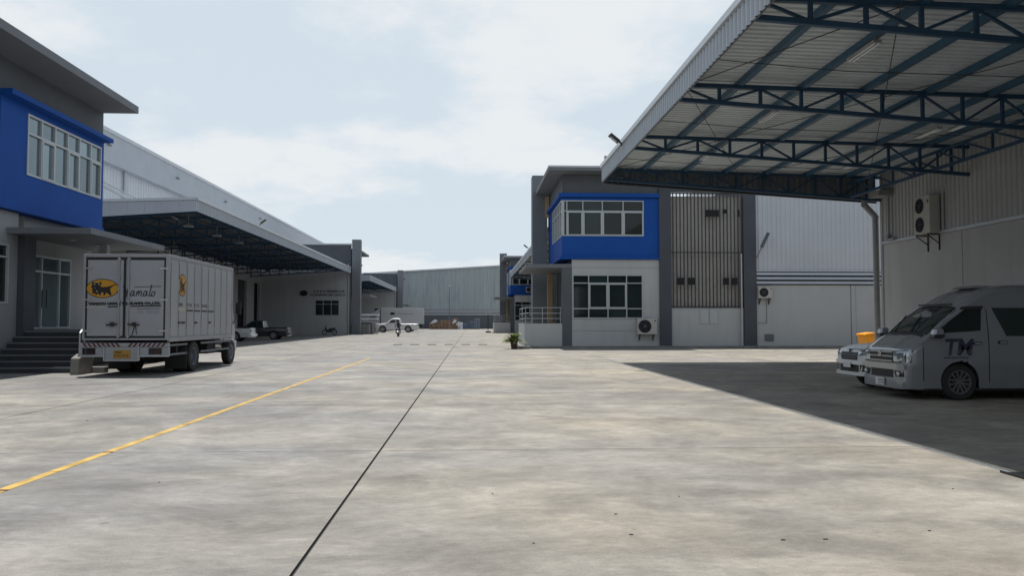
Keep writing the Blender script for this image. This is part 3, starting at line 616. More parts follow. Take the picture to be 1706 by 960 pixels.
# ------------------------------------------------------------------ parcel truck
TR = thing('parcel_truck', (-10.165, 26.5, 0), 'white box truck with yellow cat emblem parked with its rear doors to the camera', 'truck')
x0, x1, y0, y1, z0, z1 = -11.40, -8.93, 24.40, 30.85, 1.06, 3.60
tx = lambda px: x0 + (px-140)*.01727; tz = lambda py: 3.61 - (py-423)*.01766
MB().box(x0+.02, x1-.03, y0+.03, y1, z0+.02, z1-.02).build('cargo_body', 'truck_panel', TR)
m = MB()
for a in ((x0, x0+.07), (x1-.09, x1)):
    m.box(a[0], a[1], y0-.02, y0+.08, z0, z1); m.box(a[0], a[1], y1-.08, y1+.02, z0, z1)
m.box(x0+.07, x1-.09, y0-.018, y0+.08, z1-.09, z1); m.box(x0+.07, x1-.09, y0-.018, y0+.08, z0, z0+.06)
m.box(x1-.06, x1, y0+.08, y1-.08, z1-.10, z1+.01); m.box(x1-.06, x1+.01, y0+.08, y1-.08, z0-.05, z0+.08); m.box(x0, x0+.06, y0+.08, y1-.08, z1-.10, z1+.01); m.box(x0, x0+.06, y0+.08, y1-.08, z0-.05, z0+.08)
m.build('body_frame', 'truck_frame', TR, bevel=.008)
n = 9; pw = (y1 - y0 - .2)/n
for k in range(n):      # pressed side panels with rib strips between them
    a = y0 + .1 + pw*k; pn = MB().box(x1-.035, x1-.012, a+.10, a+pw-.012, z0+.09, z1-.12).build('side_panel', 'truck_panel', TR, bevel=.006)
    MB().box(x1-.033, x1-.004, a-.005, a+.028, z0+.09, z1-.11).build('side_rib', 'truck_white', TR)
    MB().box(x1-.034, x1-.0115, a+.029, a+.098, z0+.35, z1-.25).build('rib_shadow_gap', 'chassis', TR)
    MB().box(x1-.004, x1+.012, a-.002, a+.024, 2.20, 2.26).build('latch', 'steel', TR)
doors = []
for a, b in ((x0+.08, tx(207.0)), (tx(211.0), x1-.10)):
    d = MB().box(a+(.045 if a < x0+.2 else .006), b-(.045 if b > x1-.2 else .004), y0-.005, y0+.025, z0+.125, z1-.175).build('rear_door', 'truck_panel', TR, bevel=.006); doors.append(d)
MB().box(x0+.07, x1-.09, y0+.012, y0+.03, z0+.06, z1-.09).build('door_seal', 'logo_black', TR)
for d, px in ((doors[0], 200.5), (doors[1], 216.5)):
    m = MB(); m.cyl((tx(px), y0-.045, z0+.03), (tx(px), y0-.045, z1-.06), .019, n=10)
    for z in (z0+.12, 1.5, 2.2, 2.9, z1-.15): m.box(tx(px)-.045, tx(px)+.045, y0-.06, y0-.005, z-.03, z+.03)
    m.build('lock_bar', 'truck_frame', d)
    s_ = -1 if px < 208 else 1
    m = MB(); m.bar((tx(px), y0-.07, tz(541)), (tx(px)+s_*.34, y0-.07, tz(542)), .02, .045); m.box(tx(px)+s_*.18-.05, tx(px)+s_*.18+.05, y0-.075, y0-.005, tz(541)-.06, tz(541)+.06)
    if s_ > 0: m.bar((tx(px)+.2, y0-.05, tz(543)), (tx(px)+.12, y0-.05, tz(560)), .012, .02); m.bar((tx(px)+.22, y0-.05, tz(543)), (tx(px)+.26, y0-.05, tz(558)), .012, .015)
    m.build('door_handle', 'chassis', d)
for py in (447.5, 500, 552):
    for side, d in ((0, doors[0]), (1, doors[1])):
        a = x0+.01 if side == 0 else x1-.34; MB().box(a+(.0 if side == 0 else .08), a+(.24 if side == 0 else .33), y0-.04, y0-.006, tz(py)-.022, tz(py)+.022).build('hinge', 'steel', d)
fz = lambda zx, zy, d=0: (-11.4 + zx*.001519, y0-.006-d, 3.045 - zy*.001553)
def cat_logo(f, parent, on):
    el = lambda rx, ry: [(370 + rx*math.cos(6.2832*k/40), 298 + ry*math.sin(6.2832*k/40)) for k in range(40)]
    m = MB(); m.prism(el(312, 182), lambda u, v, k: f(u, v, .001+.003*k), 0); m.prism(el(297, 167), lambda u, v, k: f(u, v, .004+.001*k), 1)
    body = [(165,165),(205,190),(300,195),(350,160),(345,215),(325,262),(380,272),(470,262),(530,245),(600,215),(640,200),(640,212),(590,240),(540,275),(515,300),(520,350),(545,425),(500,425),(478,395),(440,378),(415,430),(380,430),(395,395),(370,370),(345,375),(340,430),(312,430),(310,405),(280,395),(255,425),(225,420),(240,390),(205,400),(160,395),(200,370),(160,350),(190,330),(160,320),(185,300),(150,275),(160,250),(170,215)]
    m.prism(body, lambda u, v, k: f(u, v, .005+.001*k), 2)
    for (cx, cy, rx, ry) in ((215, 222, 18, 10), (300, 218, 16, 10), (262, 352, 16, 12), (225, 290, 12, 6)):
        m.prism([(cx + rx*math.cos(6.2832*k/10), cy + ry*math.sin(6.2832*k/10)) for k in range(10)], lambda u, v, k: f(u, v, .006+.001*k), 3)
    o = m.build('emblem', ['logo_black', 'logo_yellow', 'logo_black', 'logo_pale'], parent); o['label'] = 'yellow oval with a black cat'; return o
cat_logo(fz, doors[0], 0)
strokes = [[(770,245),(792,300),(786,360),(808,392),(848,335),(866,285)], [(866,285),(848,380),(822,455),(792,502),(778,478)],
           [(965,350),(930,350),(900,405),(918,442),(955,400),(972,345)], [(972,345),(962,420),(990,440)],
           [(1005,440),(1025,352)], [(1018,400),(1045,348),(1062,362),(1050,438)], [(1055,395),(1088,348),(1108,362),(1098,430),(1128,440)],
           [(1205,350),(1170,350),(1142,405),(1160,442),(1196,400),(1214,345)], [(1214,345),(1204,420),(1230,440)],
           [(1302,225),(1272,350),(1250,425),(1275,442),(1298,415)], [(1338,352),(1308,380),(1302,430),(1330,442),(1358,408),(1362,365),(1338,352)]]
m = MB()
for s_ in strokes: ribbon(m, s_, 19, fz, .041 if s_[0][0] < 880 else .001, .044 if s_[0][0] < 880 else .004)
ribbon(m, [(975, 268), (1230, 262), (1485, 256)], 12, fz, .001, .004)
sl_ = m.build('script_lettering', 'logo_black', doors[1]); sl_['kind'] = 'stuff'
tf = lambda u, v, d: (fz(105, 612)[0] + u, y0-.010-d, fz(105, 612)[2] + v)
def part_text(s, zx, zy, size, parent, mt='logo_black', sx=1.): 
    p = fz(zx, zy); return text(s, size, lambda u, v, d: (p[0]+u, p[1]-.004-d*.5, p[2]+v), mt, parent, sx=sx, bold=.010)
part_text('YAMATO', 108, 610, .098, doors[0], sx=1.25); part_text('UNYU', 465, 608, .098, doors[0], sx=1.22)
part_text('(', 690, 604, .098, doors[0], sx=1.2); part_text('THA', 738, 604, .098, doors[0], sx=1.15); part_text('ILAND) CO.,LTD.', 905, 601, .098, doors[1], sx=1.16)
m = MB(); ribbon(m, [(470, 645), (680, 643)], 24, fz, .001, .004); m.build('underline', 'logo_black', doors[0])
m = MB(); ribbon(m, [(905, 636), (1485, 628)], 24, fz, .001, .004); ribbon(m, [(1030, 685), (1470, 678)], 10, fz, .001, .004); m.build('underline', 'logo_black', doors[1])
m = MB(); ribbon(m, [(60, 655), (405, 652)], 16, fz, .001, .003); m.build('yellow_underline', 'logo_pale', doors[0])
m = MB(); random.seed(11)      # small telephone line, too worn to read
for k in range(10):
    if k != 3: 
        for q in range(3): m.prism([(1032+k*43+random.uniform(0, 8), 722+q*20), (1062+k*43, 722+q*20), (1062+k*43, 733+q*20), (1032+k*43, 733+q*20)], lambda u, v, kk: fz(u, v, .001+.002*kk))
m.build('worn_print', 'ink_faint', doors[1])
# side emblem and print
sy = lambda zx, zy, d=0: (x1-.010+d, 25.17 + (zx-58)*.00130, 2.98 - zy*.00135)
cat_logo(lambda u, v, d=0: (x1-.011+d*1., 25.2 + (u-58)*.00112, 2.73 - (v-298)*.00190), TR, 1)
for s_, ya in (('YAMA', 25.18), ('TO UN', 25.92), ('YU (TH', 26.62), ('AILAND)', 27.33)):
    text(s_, .15, lambda u, v, d: (x1-.010+d*.5, ya+u, 2.08+v), 'logo_black', TR, sx=1.05)
MB().box(x1-.012, x1-.008, 25.2, 25.8, 1.95, 2.02).build('side_stripe', 'logo_pale', TR)
for ya in (25.95, 26.65, 27.36, 28.05): MB().box(x1-.012, x1-.008, ya, ya+.58, 1.93, 1.98).build('side_stripe', 'logo_black', TR)
for ya, k in ((25.2, .16), (25.5, .28), (26.7, .2), (28.1, .18)): MB().box(x1-.01, x1+.02, ya, ya+k, 1.55, 1.60).build('side_latch', 'chassis', TR)
# rear bumper, stripes, lights, plate
zA, zB = tz(572), tz(578.5)
MB().box(x0-.06, x1+.02, y0-.06, y0+.1, zB, zA).build('stripe_board', 'truck_panel', TR)
n = 9
for sd in (-1, 1):
    for k in range(n):
        c = (x0+x1)/2 + sd*(.10 + k*.135)
        if abs(c-(x0+x1)/2) > 1.17: continue
        w_ = .072; q = [(c, zB+.005), (c+sd*w_, zB+.005), (c+sd*(w_+.09), zA-.005), (c+sd*.09, zA-.005)]
        if sd > 0: q = q
        MB().prism([(u, v) for u, v in q], lambda u, v, kk: (u, y0-.062-.003*kk, v)).build('warning_stripe', 'red_stripe', TR)
for a, b in ((x0-.08, tx(179)), (tx(236), x1+.04)): MB().box(a, b, y0-.03, y0+.08, tz(594), zB-.005).build('rear_bumper', 'truck_panel', TR, bevel=.01)
m = MB(); m.box(x0-.1, tx(179), y0-.06, y0-.02, tz(595), tz(593)); m.box(tx(236), x1+.05, y0-.06, y0-.02, tz(595), tz(593)); m.box(tx(178), tx(180), y0-.1, y0, tz(601.5), tz(577)); m.box(tx(235), tx(237), y0-.1, y0, tz(601.5), tz(577)); m.box(tx(180), tx(235), y0-.1, y0, tz(602), tz(600)); m.build('bumper_rim', 'steel', TR)
MB().box(tx(180), tx(235), y0-.055, y0-.02, tz(600), tz(579)).build('plate_panel', 'truck_panel', TR)
pl = MB().box(tx(194), tx(222), y0-.075, y0-.056, tz(597.5), tz(584)).build('number_plate', 'plate_yellow', TR)
m = MB(); random.seed(2)
for k in range(5): m.box(tx(197+k*2.2), tx(198.6+k*2.2), y0-.079, y0-.075, tz(588.5), tz(586))
for k in range(6):
    m.box(tx(196.5+k*4.1), tx(197.4+k*4.1), y0-.079, y0-.075, tz(595.5), tz(590)); m.box(tx(197.4+k*4.1), tx(199.4+k*4.1), y0-.079, y0-.075, tz(593+(k % 3)*.8), tz(592+(k % 3)*.8))
m.build('plate_marks', 'red_stripe', pl)
for a, b in ((142, 163.5), (252, 273.5)):
    l_ = MB().box(tx(a), tx(b), y0-.055, y0-.03, tz(591), tz(580.5)).build('tail_light', 'lamp_red', TR, bevel=.008)
    MB().box(tx(a)+.06, tx(a)+.15, y0-.060, y0-.054, tz(590), tz(581.5)).build('indicator', 'chassis', l_)
# chassis, wheels, side guards
m = MB(); m.box(x0+.75, x0+1.0, y0+.1, 32.6, .75, .98); m.box(x1-1.0, x1-.75, y0+.1, 32.6, .75, .98)
for y in (25, 26.4, 28, 29.5, 31): m.box(x0+.1, x1-.1, y, y+.12, .98, 1.06)
m.box(x0+.35, x0+1.0, 28.5, 29.8, .45, .95); m.box(x1-.75, x1-.2, 28.6, 29.5, .50, .95); m.cyl((x0+.3, 26.85, .52), (x1-.3, 26.85, .52), .09); m.cyl((x0+.3, 31.35, .52), (x1-.3, 31.35, .52), .08); m.box(x0+1.05, x1-1.05, 26.2, 27.5, .3, .8); m.box(x0+.1, x0+.9, 28.0, 28.4, .4, .9)
m.build('chassis', 'chassis', TR)
def wheel(parent, c, r, wd, side, axis='x', hub='truck_frame', spokes=0, hr=.55):
    o = Vector(c); m = MB(); prof = [(r*.62, -wd/2), (r*.93, -wd/2), (r, -wd*.36), (r, wd*.36), (r*.93, wd/2), (r*.62, wd/2), (r*.60, wd*.3)]
    m.lathe(prof, c, axis, 28); m.lathe([(.001, -wd*.3), (r*.62, -wd*.3)], c, axis, 28)
    tw = m.build('wheel', 'rubber', parent, smooth=True)
    d = side*wd*.5; m = MB()
    if spokes:
        m.lathe([(r*.60, d*.55), (r*.66, d*1.02), (r*.60, d*1.0), (r*.57, d*.5)], c, axis, 28); m.lathe([(.001, d*.98), (r*.14, d*.96), (r*.15, d*.6)], c, axis, 16)
        for k in range(spokes):
            a = 6.2832*k/spokes; u = Vector((0, math.cos(a), math.sin(a))) if axis == 'x' else Vector((math.cos(a), 0, math.sin(a)))
            ax = Vector((1, 0, 0)) if axis == 'x' else Vector((0, 1, 0)); t_ = u.cross(ax)
            for q in (-.5, .5):
                m.bar(o + u*r*.1 + t_*q*r*.12 + ax*d*.86, o + u*r*.59 + t_*q*r*.28 + ax*d*.92, r*.09, r*.08, up=tuple(ax))
        m2 = MB(); m2.lathe([(.001, d*.35), (r*.58, d*.35)], c, axis, 24); m2.build('brake_disc', 'chassis', tw)
    else:
        m.lathe([(.001, d*.5), (r*.15, d*.52), (r*.2, d*.2), (r*.42, d*.1), (r*.5, d*.75), (r*.6, d*.95), (r*.61, d*.6)], c, axis, 24)
        for k in range(6):
            a = 6.2832*k/6; q = (c[0]+d*.3, c[1]+r*.3*math.cos(a), c[2]+r*.3*math.sin(a)) if axis == 'x' else (c[0]+r*.3*math.cos(a), c[1]+d*.3, c[2]+r*.3*math.sin(a))
            m.lathe([(.001, .03*side), (.02, .03*side), (.02, 0)], q, axis, 8)
    m.build('rim', hub, tw, smooth=True)
    return tw
for xx, sd in ((x1-.20, 1), (x1-.53, -1), (x0+.20, -1), (x0+.53, 1)): wheel(TR, (xx, 26.85, .49), .49, .30, sd, hub='grey_wall')
for xx, sd in ((x1-.30, 1), (x0+.30, -1)): wheel(TR, (xx, 31.35, .47), .47, .26, sd, hub='mid_grey')
for ya, yb in ((24.6, 26.2), (27.5, 30.6)):
    for z in (.62, .90): MB().box(x1-.09, x1-.05, ya, yb, z-.03, z+.03).build('side_guard', 'mid_grey', TR)
    MB().box(x1-.13, x1-.09, (ya+yb)/2-.03, (ya+yb)/2+.03, .58, 1.0).build('guard_post', 'chassis', TR)
for xx in (x0+.04, x1-.70): MB().box(xx, xx+.66, 26.08, 26.11, .12, .82).build('mudflap', 'rubber', TR)
MB().box(x0+.8, x1-.8, y0+.15, y0+.3, .5, .62).build('underrun_bar', 'chassis', TR)
# cab
ca, cb_ = -11.2, -9.42
m = MB(); prof = [(30.98, .75), (32.75, .55), (32.95, 1.1), (32.9, 1.5), (32.45, 2.45), (32.1, 2.6), (31.05, 2.6), (30.98, 2.5)]
m.prism(prof, lambda u, v, k: (ca + (cb_-ca)*k, u, v)); m.build('cab', 'truck_white', TR, bevel=.06)
m = MB(); m.prism([(31.45, 1.62), (32.62, 1.55), (32.3, 2.32), (31.45, 2.35)], lambda u, v, k: (cb_-.002+.012*k, u, v)); m.build('side_window', 'glass_dark', TR)
m = MB(); m.prism([(31.40, .85), (31.42, .85), (31.42, 2.42), (31.40, 2.42)], lambda u, v, k: (cb_-.002+.012*k, u, v)); m.build('door_gap', 'chassis', TR)
m = MB(); m.prism([(31.03, 1.3), (31.3, 1.3), (31.3, 2.3), (31.03, 2.3)], lambda u, v, k: (cb_-.002+.010*k, u, v)); m.build('corner_panel', 'mid_grey', TR)
m = MB(); m.prism([(31.55, 1.35), (31.75, 1.35), (31.75, 1.42), (31.55, 1.42)], lambda u, v, k: (cb_-.002+.03*k, u, v)); m.build('cab_door_handle', 'chassis', TR)
m = MB(); m.prism([(ca+.12, 1.52), (cb_-.12, 1.52), (cb_-.16, 2.4), (ca+.16, 2.4)], lambda u, v, k: (u, 32.925-(v-1.52)*.475+.012*k, v)); m.build('windscreen', 'glass_dark', TR)
m = MB(); m.tube([(cb_, 32.5, 2.5), (cb_+.20, 32.55, 2.46), (cb_+.22, 32.55, 2.0), (cb_, 32.6, 1.5)], .014, 6); m.box(cb_+.12, cb_+.32, 32.5, 32.58, 1.9, 2.35); m.build('wing_mirror', 'plastic_black', TR)
m = MB(); m.box(ca-.02, cb_+.02, 32.8, 33.05, .45, .85); m.build('front_bumper', 'truck_white', TR, bevel=.03)
MB().box(cb_-.35, cb_+.0, 33.0, 33.07, .6, .8).build('headlight', 'lens', TR); MB().box(ca, ca+.35, 33.0, 33.07, .6, .8).build('headlight', 'lens', TR)
MB().box(cb_-.3, cb_+.02, 31.7, 32.2, .48, .56).build('cab_step', 'chassis', TR)

# ------------------------------------------------------------------ car bodies as lofted shells (front at low x, facing -x)
class Shell:
    def __init__(s, L, W, prof, zb, wplan, T, arches, e=3.2, r=.16):
        s.L, s.W, s.prof, s.zb, s.wplan, s.T, s.ar, s.e, s.r = L, W, prof, zb, wplan, T, arches, e, r
    def itp(s, tab, x):
        if x <= tab[0][0]: return tab[0][1]
        for (a, b), (c, d) in zip(tab[:-1], tab[1:]):
            if x <= c: t = (x-a)/(c-a) if c > a else 1; return b + (d-b)*t
        return tab[-1][1]
    def zt(s, x): return s.itp(s.prof, x)
    def w(s, x): return s.W*s.itp(s.wplan, x)
    def rr(s, x): return min(s.r, (s.zt(x)-s.zb)*.45)
    def hw(s, x, z):
        zt = s.zt(x); r = s.rr(x)
        if z >= zt: return 0
        t = max(0, (z-(zt-r))/r); return s.w(x)*s.itp(s.T, z)*(1-t**s.e)**(1/s.e)
    def tz(s, x, y):
        zt = s.zt(x); r = s.rr(x); q = min(1, abs(y)/(s.w(x)*s.itp(s.T, zt-r*.5))); return zt - r + r*(1-q**s.e)**(1/s.e)
    def fx(s, y, z):
        lo, hi = 0, s.L*.5; 
        if s.hw(0, z) >= abs(y): return 0
        x = 0
        while x < hi and s.hw(x, z) < abs(y): x += .01
        return x
    def body(s, name, mt, parent, ox, oy, nx=None, top_open=None):
        xs_ = sorted({round(v, 3) for v in [s.L*k/90 for k in range(91)] + [p[0] for p in s.prof] + [p[0] for p in s.wplan] if 0 <= v <= s.L})
        nz, nt_ = 26, 10; rings = []
        for x in xs_:
            zt = s.zt(x); r = s.rr(x); half = []
            for k in range(nz):
                z = s.zb + (zt-r-s.zb)*k/(nz-1); px, pz = x, z
                for (ax, az, ar) in s.ar:
                    d = math.hypot(px-ax, pz-az)
                    if abs(d-ar) < .036 and d > 0: px = ax+(px-ax)*ar/d; pz = az+(pz-az)*ar/d
                half.append((px, s.hw(x, z), pz))
            for k in range(1, nt_+1):
                a = math.pi/2*k/nt_; yy = s.w(x)*s.itp(s.T, zt-r+r*math.sin(a))*max(0, math.cos(a))**(2/s.e); half.append((x, yy if k < nt_ else 0, zt-r+r*math.sin(a)**(2/s.e)))
            rings.append(half)
        n = len(rings[0]); m = MB(); vs = []
        for sg in (-1, 1):
            for h in rings: vs += [(ox+p[0], oy+sg*p[1], p[2]) for p in h]
        fs = []
        for sg in (0, 1):
            o = sg*len(rings)*n
            for i in range(len(rings)-1):
                for k in range(n-1):
                    q = [o+i*n+k, o+(i+1)*n+k, o+(i+1)*n+k+1, o+i*n+k+1]
                    c = [(rings[i][k][a]+rings[i+1][k][a]+rings[i+1][k+1][a]+rings[i][k+1][a])/4 for a in (0, 2)]
                    if k < nz-1 and any(math.hypot(c[0]-ax, c[1]-az) < ar for ax, az, ar in s.ar): continue
                    fs.append(q)
        h0 = [(ox+p[0], oy-p[1], p[2]) for p in rings[0]]; h1 = [(ox+p[0], oy-p[1], p[2]) for p in rings[-1]]
        N_ = len(rings)*n
        fs.append([i for i in range(n)] + [N_+i for i in range(n-2, -1, -1)]); b = (len(rings)-1)*n
        fs.append([b+i for i in range(n)] + [N_+b+i for i in range(n-2, -1, -1)])
        m.add(vs, fs); me_o = m.build(name, mt, parent, fix=False)
        bm = bmesh.new(); bm.from_mesh(me_o.data); bmesh.ops.remove_doubles(bm, verts=bm.verts, dist=.0008); bmesh.ops.recalc_face_normals(bm, faces=bm.faces); bm.to_mesh(me_o.data); bm.free()
        me_o.data.polygons.foreach_set('use_smooth', [True]*len(me_o.data.polygons))
        try: me_o.data.set_sharp_from_angle(angle=R(32))
        except Exception: pass
        return me_o
def patch(fn, c, name, mt, parent, n=8, k=6, off=.006, th=.012, rim=None, rc=.0):
    """bilinear patch c = 4 corners (a,b); fn(a, b, off) -> 3d; closed shell th thick"""
    def P_(u, v, o):
        a = c[0][0]*(1-u)*(1-v)+c[1][0]*u*(1-v)+c[2][0]*u*v+c[3][0]*(1-u)*v; b = c[0][1]*(1-u)*(1-v)+c[1][1]*u*(1-v)+c[2][1]*u*v+c[3][1]*(1-u)*v; return fn(a, b, o)
    m = MB(); vs = [P_(i/n, j/k, off) for j in range(k+1) for i in range(n+1)] + [P_(i/n, j/k, off-th) for j in range(k+1) for i in range(n+1)]; N_ = (n+1)*(k+1)
    fs = [(j*(n+1)+i, j*(n+1)+i+1, (j+1)*(n+1)+i+1, (j+1)*(n+1)+i) for j in range(k) for i in range(n)]; fs += [tuple(N_+q for q in reversed(f)) for f in fs]
    for i in range(n): fs += [(i, N_+i, N_+i+1, i+1), (k*(n+1)+i+1, N_+k*(n+1)+i+1, N_+k*(n+1)+i, k*(n+1)+i)]
    for j in range(k): fs += [((j+1)*(n+1), N_+(j+1)*(n+1), N_+j*(n+1), j*(n+1)), (j*(n+1)+n, N_+j*(n+1)+n, N_+(j+1)*(n+1)+n, (j+1)*(n+1)+n)]
    m.add(vs, fs); return m.build(name, mt, parent, smooth=True)

def tools(S, ox, oy):
    side = lambda sg: (lambda a, b, o: (ox+a, oy+sg*(S.hw(a, b)+o), b))
    front = lambda a, b, o: (ox+S.fx(a, b)-o, oy+a, b)
    top = lambda a, b, o: (ox+a-o*.6, oy+b, S.tz(a, b)+o)
    rear = lambda a, b, o: (ox+S.L+o, oy+a, b)
    return side, front, top, rear
def van():
    ox, oy = 8.8, 16.08 + .94
    t = thing('parked_van', (ox+2.5, oy, 0), 'silver high roof van with dark TM letters on its front door, nearest under the canopy', 'van')
    prof = [(0, 1.0), (.02, 1.05), (.06, 1.09), (.14, 1.15), (.30, 1.26), (.48, 1.37), (.62, 1.49), (.8, 1.64), (1.0, 1.79), (1.2, 1.925), (1.4, 2.06), (1.6, 2.18), (1.8, 2.27), (2.05, 2.34), (2.5, 2.39), (3.2, 2.41), (4.9, 2.40), (5.2, 2.3), (5.36, 1.9), (5.38, 1.1)]
    wpl = [(0, .76), (.015, .83), (.04, .88), (.08, .915), (.15, .945), (.25, .965), (.4, .985), (.7, 1), (5.0, 1), (5.25, .98), (5.38, .94)]
    T = [(0, .955), (.35, .985), (.7, 1), (1.25, .995), (1.5, .965), (1.9, .905), (2.1, .86), (2.4, .80)]
    AR = [(1.14, .39, .40), (4.18, .39, .40)]
    S = Shell(5.38, .94, prof, .24, wpl, T, AR, e=3.6, r=.22); S.body('body', 'silver_paint', t, ox, oy)
    side, front, top, rear = tools(S, ox, oy)
    MB().box(ox+.6, ox+5.1, oy-.70, oy+.70, .22, .9).build('floor', 'chassis', t)
    for ax in (1.14, 4.18):
        for sg in (-1, 1): MB().add([(ox+ax+r_*math.cos(a), oy+sg*d, .39+r_*math.sin(a)) for d, r_ in ((.932, .398), (.6, .398)) for a in [math.pi*k/16 for k in range(17)]], [(i, i+1, 17+i+1, 17+i) for i in range(16)]).build('wheel_well', 'chassis', t)
    # windscreen and glass
    patch(top, [(.50, -.84), (1.20, -.74), (1.20, .74), (.50, .84)], 'windscreen', 'glass_dark', t, n=10, k=12, off=.012)
    patch(top, [(.42, -.80), (.49, -.79), (.49, .79), (.42, .80)], 'cowl', 'plastic_black', t, n=3, k=12, off=.010)
    for sg in (-1, 1):
        f = side(sg)
        patch(f, [(.66, 1.36), (1.60, 1.42), (1.66, 1.87), (1.06, 1.84)], 'door_window', 'glass_dark', t, n=10, k=6)
        patch(f, [(.60, 1.42), (.68, 1.42), (1.07, 1.86), (1.0, 1.86)], 'quarter_strip', 'silver_paint', t, n=6, k=2, off=.012)
        patch(f, [(1.02, 1.85), (1.68, 1.86), (1.70, 1.93), (1.10, 1.91)], 'window_visor', 'plastic_black', t, n=6, k=2, off=.02)
        patch(f, [(2.14, 1.31), (3.55, 1.31), (3.55, 1.89), (1.88, 1.89)], 'side_window', 'glass_dark', t)
        patch(f, [(3.62, 1.31), (4.9, 1.31), (4.85, 1.89), (3.62, 1.89)], 'side_window', 'glass_dark', t)
        for a in (1.75, 3.58):   # door shut lines
            patch(f, [(a+(.02 if a < 1 else 0), .36 if a > 1.5 else .85), (a+.018+(.02 if a < 1 else 0), .36 if a > 1.5 else .85), (a+.018, 1.15 if a < 1 else 1.85), (a, 1.15 if a < 1 else 1.85)], 'shut_line', 'plastic_black', t, n=1, k=12, off=.0025, th=.004)
        patch(f, [(.38, .40), (.398, .40), (.398, 1.34), (.38, 1.30)], 'shut_line', 'plastic_black', t, n=1, k=6, off=.0025, th=.004)
        patch(f, [(3.6, 1.12), (4.95, 1.12), (4.95, 1.15), (3.6, 1.15)], 'slide_rail', 'plastic_black', t, n=10, k=1, off=.004)
        for a, b in ((1.42, 1.13), (1.95, 1.15)):
            h = patch(f, [(a, b), (a+.2, b), (a+.2, b+.06), (a, b+.06)], 'door_handle', 'plastic_black', t, n=4, k=2, off=.008)
            patch(f, [(a+.03, b+.012), (a+.17, b+.012), (a+.17, b+.042), (a+.03, b+.042)], 'handle_grip', 'chrome', h, n=4, k=2, off=.035, th=.02)
        y_ = oy+sg*.99
        m = MB(); m.prism([(-.02, 1.30), (.12, 1.29), (.20, 1.32), (.19, 1.45), (.13, 1.48), (.02, 1.46)], lambda u, v, k: (ox+.50+u, y_+sg*.18*k, v)); mm = m.build('wing_mirror', 'silver_paint', t, bevel=.03)
        m = MB(); m.bar((ox+.64, oy+sg*.88, 1.30), (ox+.62, oy+sg*1.02, 1.32), .08, .06); m.prism([(-.03, 1.285), (.12, 1.26), (.19, 1.29), (.205, 1.345), (-.01, 1.345)], lambda u, v, k: (ox+.50+u, y_-sg*.003+sg*.186*k, v)); m.build('mirror_base', 'plastic_black', mm)
        # dark TM print with striped lower half
        if sg < 0:
            tb_ = text('TM', .46, lambda u, v, d: (ox+.80+u, oy-.944-d, .93+v), 'tm_ink', t, name='lettering', shear=.18, sx=.95, bold=.012)
            m = MB()
            for q in range(3): m.box(ox+.76, ox+1.44, oy-.9495, oy-.9475, .955+q*.032, .962+q*.032)
            m.build('letter_stripes', 'silver_paint', tb_)
            MB().box(ox+.80, ox+1.32, oy-.946, oy-.935, .86, .88).build('underline', 'tm_ink', t)
    # front end
    for sg in (-1, 1):
        hl = patch(front, [(sg*.50, .775), (sg*.915, .78), (sg*.92, .99), (sg*.48, .975)], 'headlight', 'lens', t, n=8, k=4, off=.012)
        patch(front, [(sg*.68, .80), (sg*.80, .80), (sg*.80, .96), (sg*.68, .955)], 'headlight_bowl', 'chrome', hl, n=5, k=4, off=.018, th=.006)
        patch(front, [(sg*.46, .752), (sg*.935, .757), (sg*.94, 1.01), (sg*.455, .995)], 'headlight_rim', 'plastic_black', t, n=10, k=4, off=.008)
        fg = patch(front, [(sg*.56, .46), (sg*.82, .47), (sg*.81, .59), (sg*.50, .585)], 'fog_lamp', 'plastic_black', t, n=6, k=3, off=.008)
        c_ = front(sg*.68, .525, .01); MB().lathe([(.001, -.02), (.05, -.018), (.055, 0)], c_, 'x', 18).build('fog_lens', 'lens', fg, smooth=True)
    patch(front, [(-.46, .75), (.46, .75), (.46, .98), (-.46, .98)], 'grille', 'plastic_black', t, n=12, k=3, off=.008)
    for z, h in ((.955, .03), (.865, .028), (.765, .03)): patch(front, [(-.46, z), (.46, z), (.46, z+h), (-.46, z+h)], 'grille_bar', 'steel' if z > .65 else 'silver_paint', t, n=12, k=1, off=.03, th=.03)
    m = MB(); c_ = front(0, .93, .04); m.lathe([(.055, 0), (.055, -.012), (.042, -.012), (.042, 0)], c_, 'x', 20); m.lathe([(.02, -.002), (.02, -.012), (.012, -.012)], c_, 'x', 12); m.build('badge', 'chrome', t)
    patch(front, [(-.46, .44), (.46, .44), (.46, .60), (-.46, .60)], 'lower_intake', 'plastic_black', t, n=12, k=3, off=.005)
    patch(front, [(-.92, .62), (.92, .62), (.92, .735), (-.92, .735)], 'bumper_ridge', 'silver_paint', t, n=24, k=3, off=.05, th=.05)
    patch(front, [(-.90, .22), (.90, .22), (.92, .43), (-.92, .43)], 'bumper', 'silver_paint', t, n=18, k=3, off=.035, th=.035)
    pl = patch(front, [(-.18, .26), (.18, .26), (.18, .42), (-.18, .42)], 'number_plate', 'plate_white', t, n=2, k=2, off=.06, th=.012)
    m = MB(); c_ = front(-.1, .34, .0625)[0]
    for k in range(5): m.box(c_-.003, c_, oy-.22+k*.06, oy-.19+k*.06, .34, .39)
    m.box(c_-.003, c_, oy-.22, oy+.05, .295, .315); m.build('plate_marks', 'ink_faint', pl)
    for a in (-.30, .35): 
        m = MB(); p1 = top(.50, a, .02); p2 = top(.95, a+.35, .025); m.tube([p1, p2], .010, 6); m.build('wiper', 'plastic_black', t)
    m = MB(); m.tube([top(1.22, -.62, .05), top(1.22, .62, .05)], .02, 8); m.build('roof_trim', 'plastic_black', t)
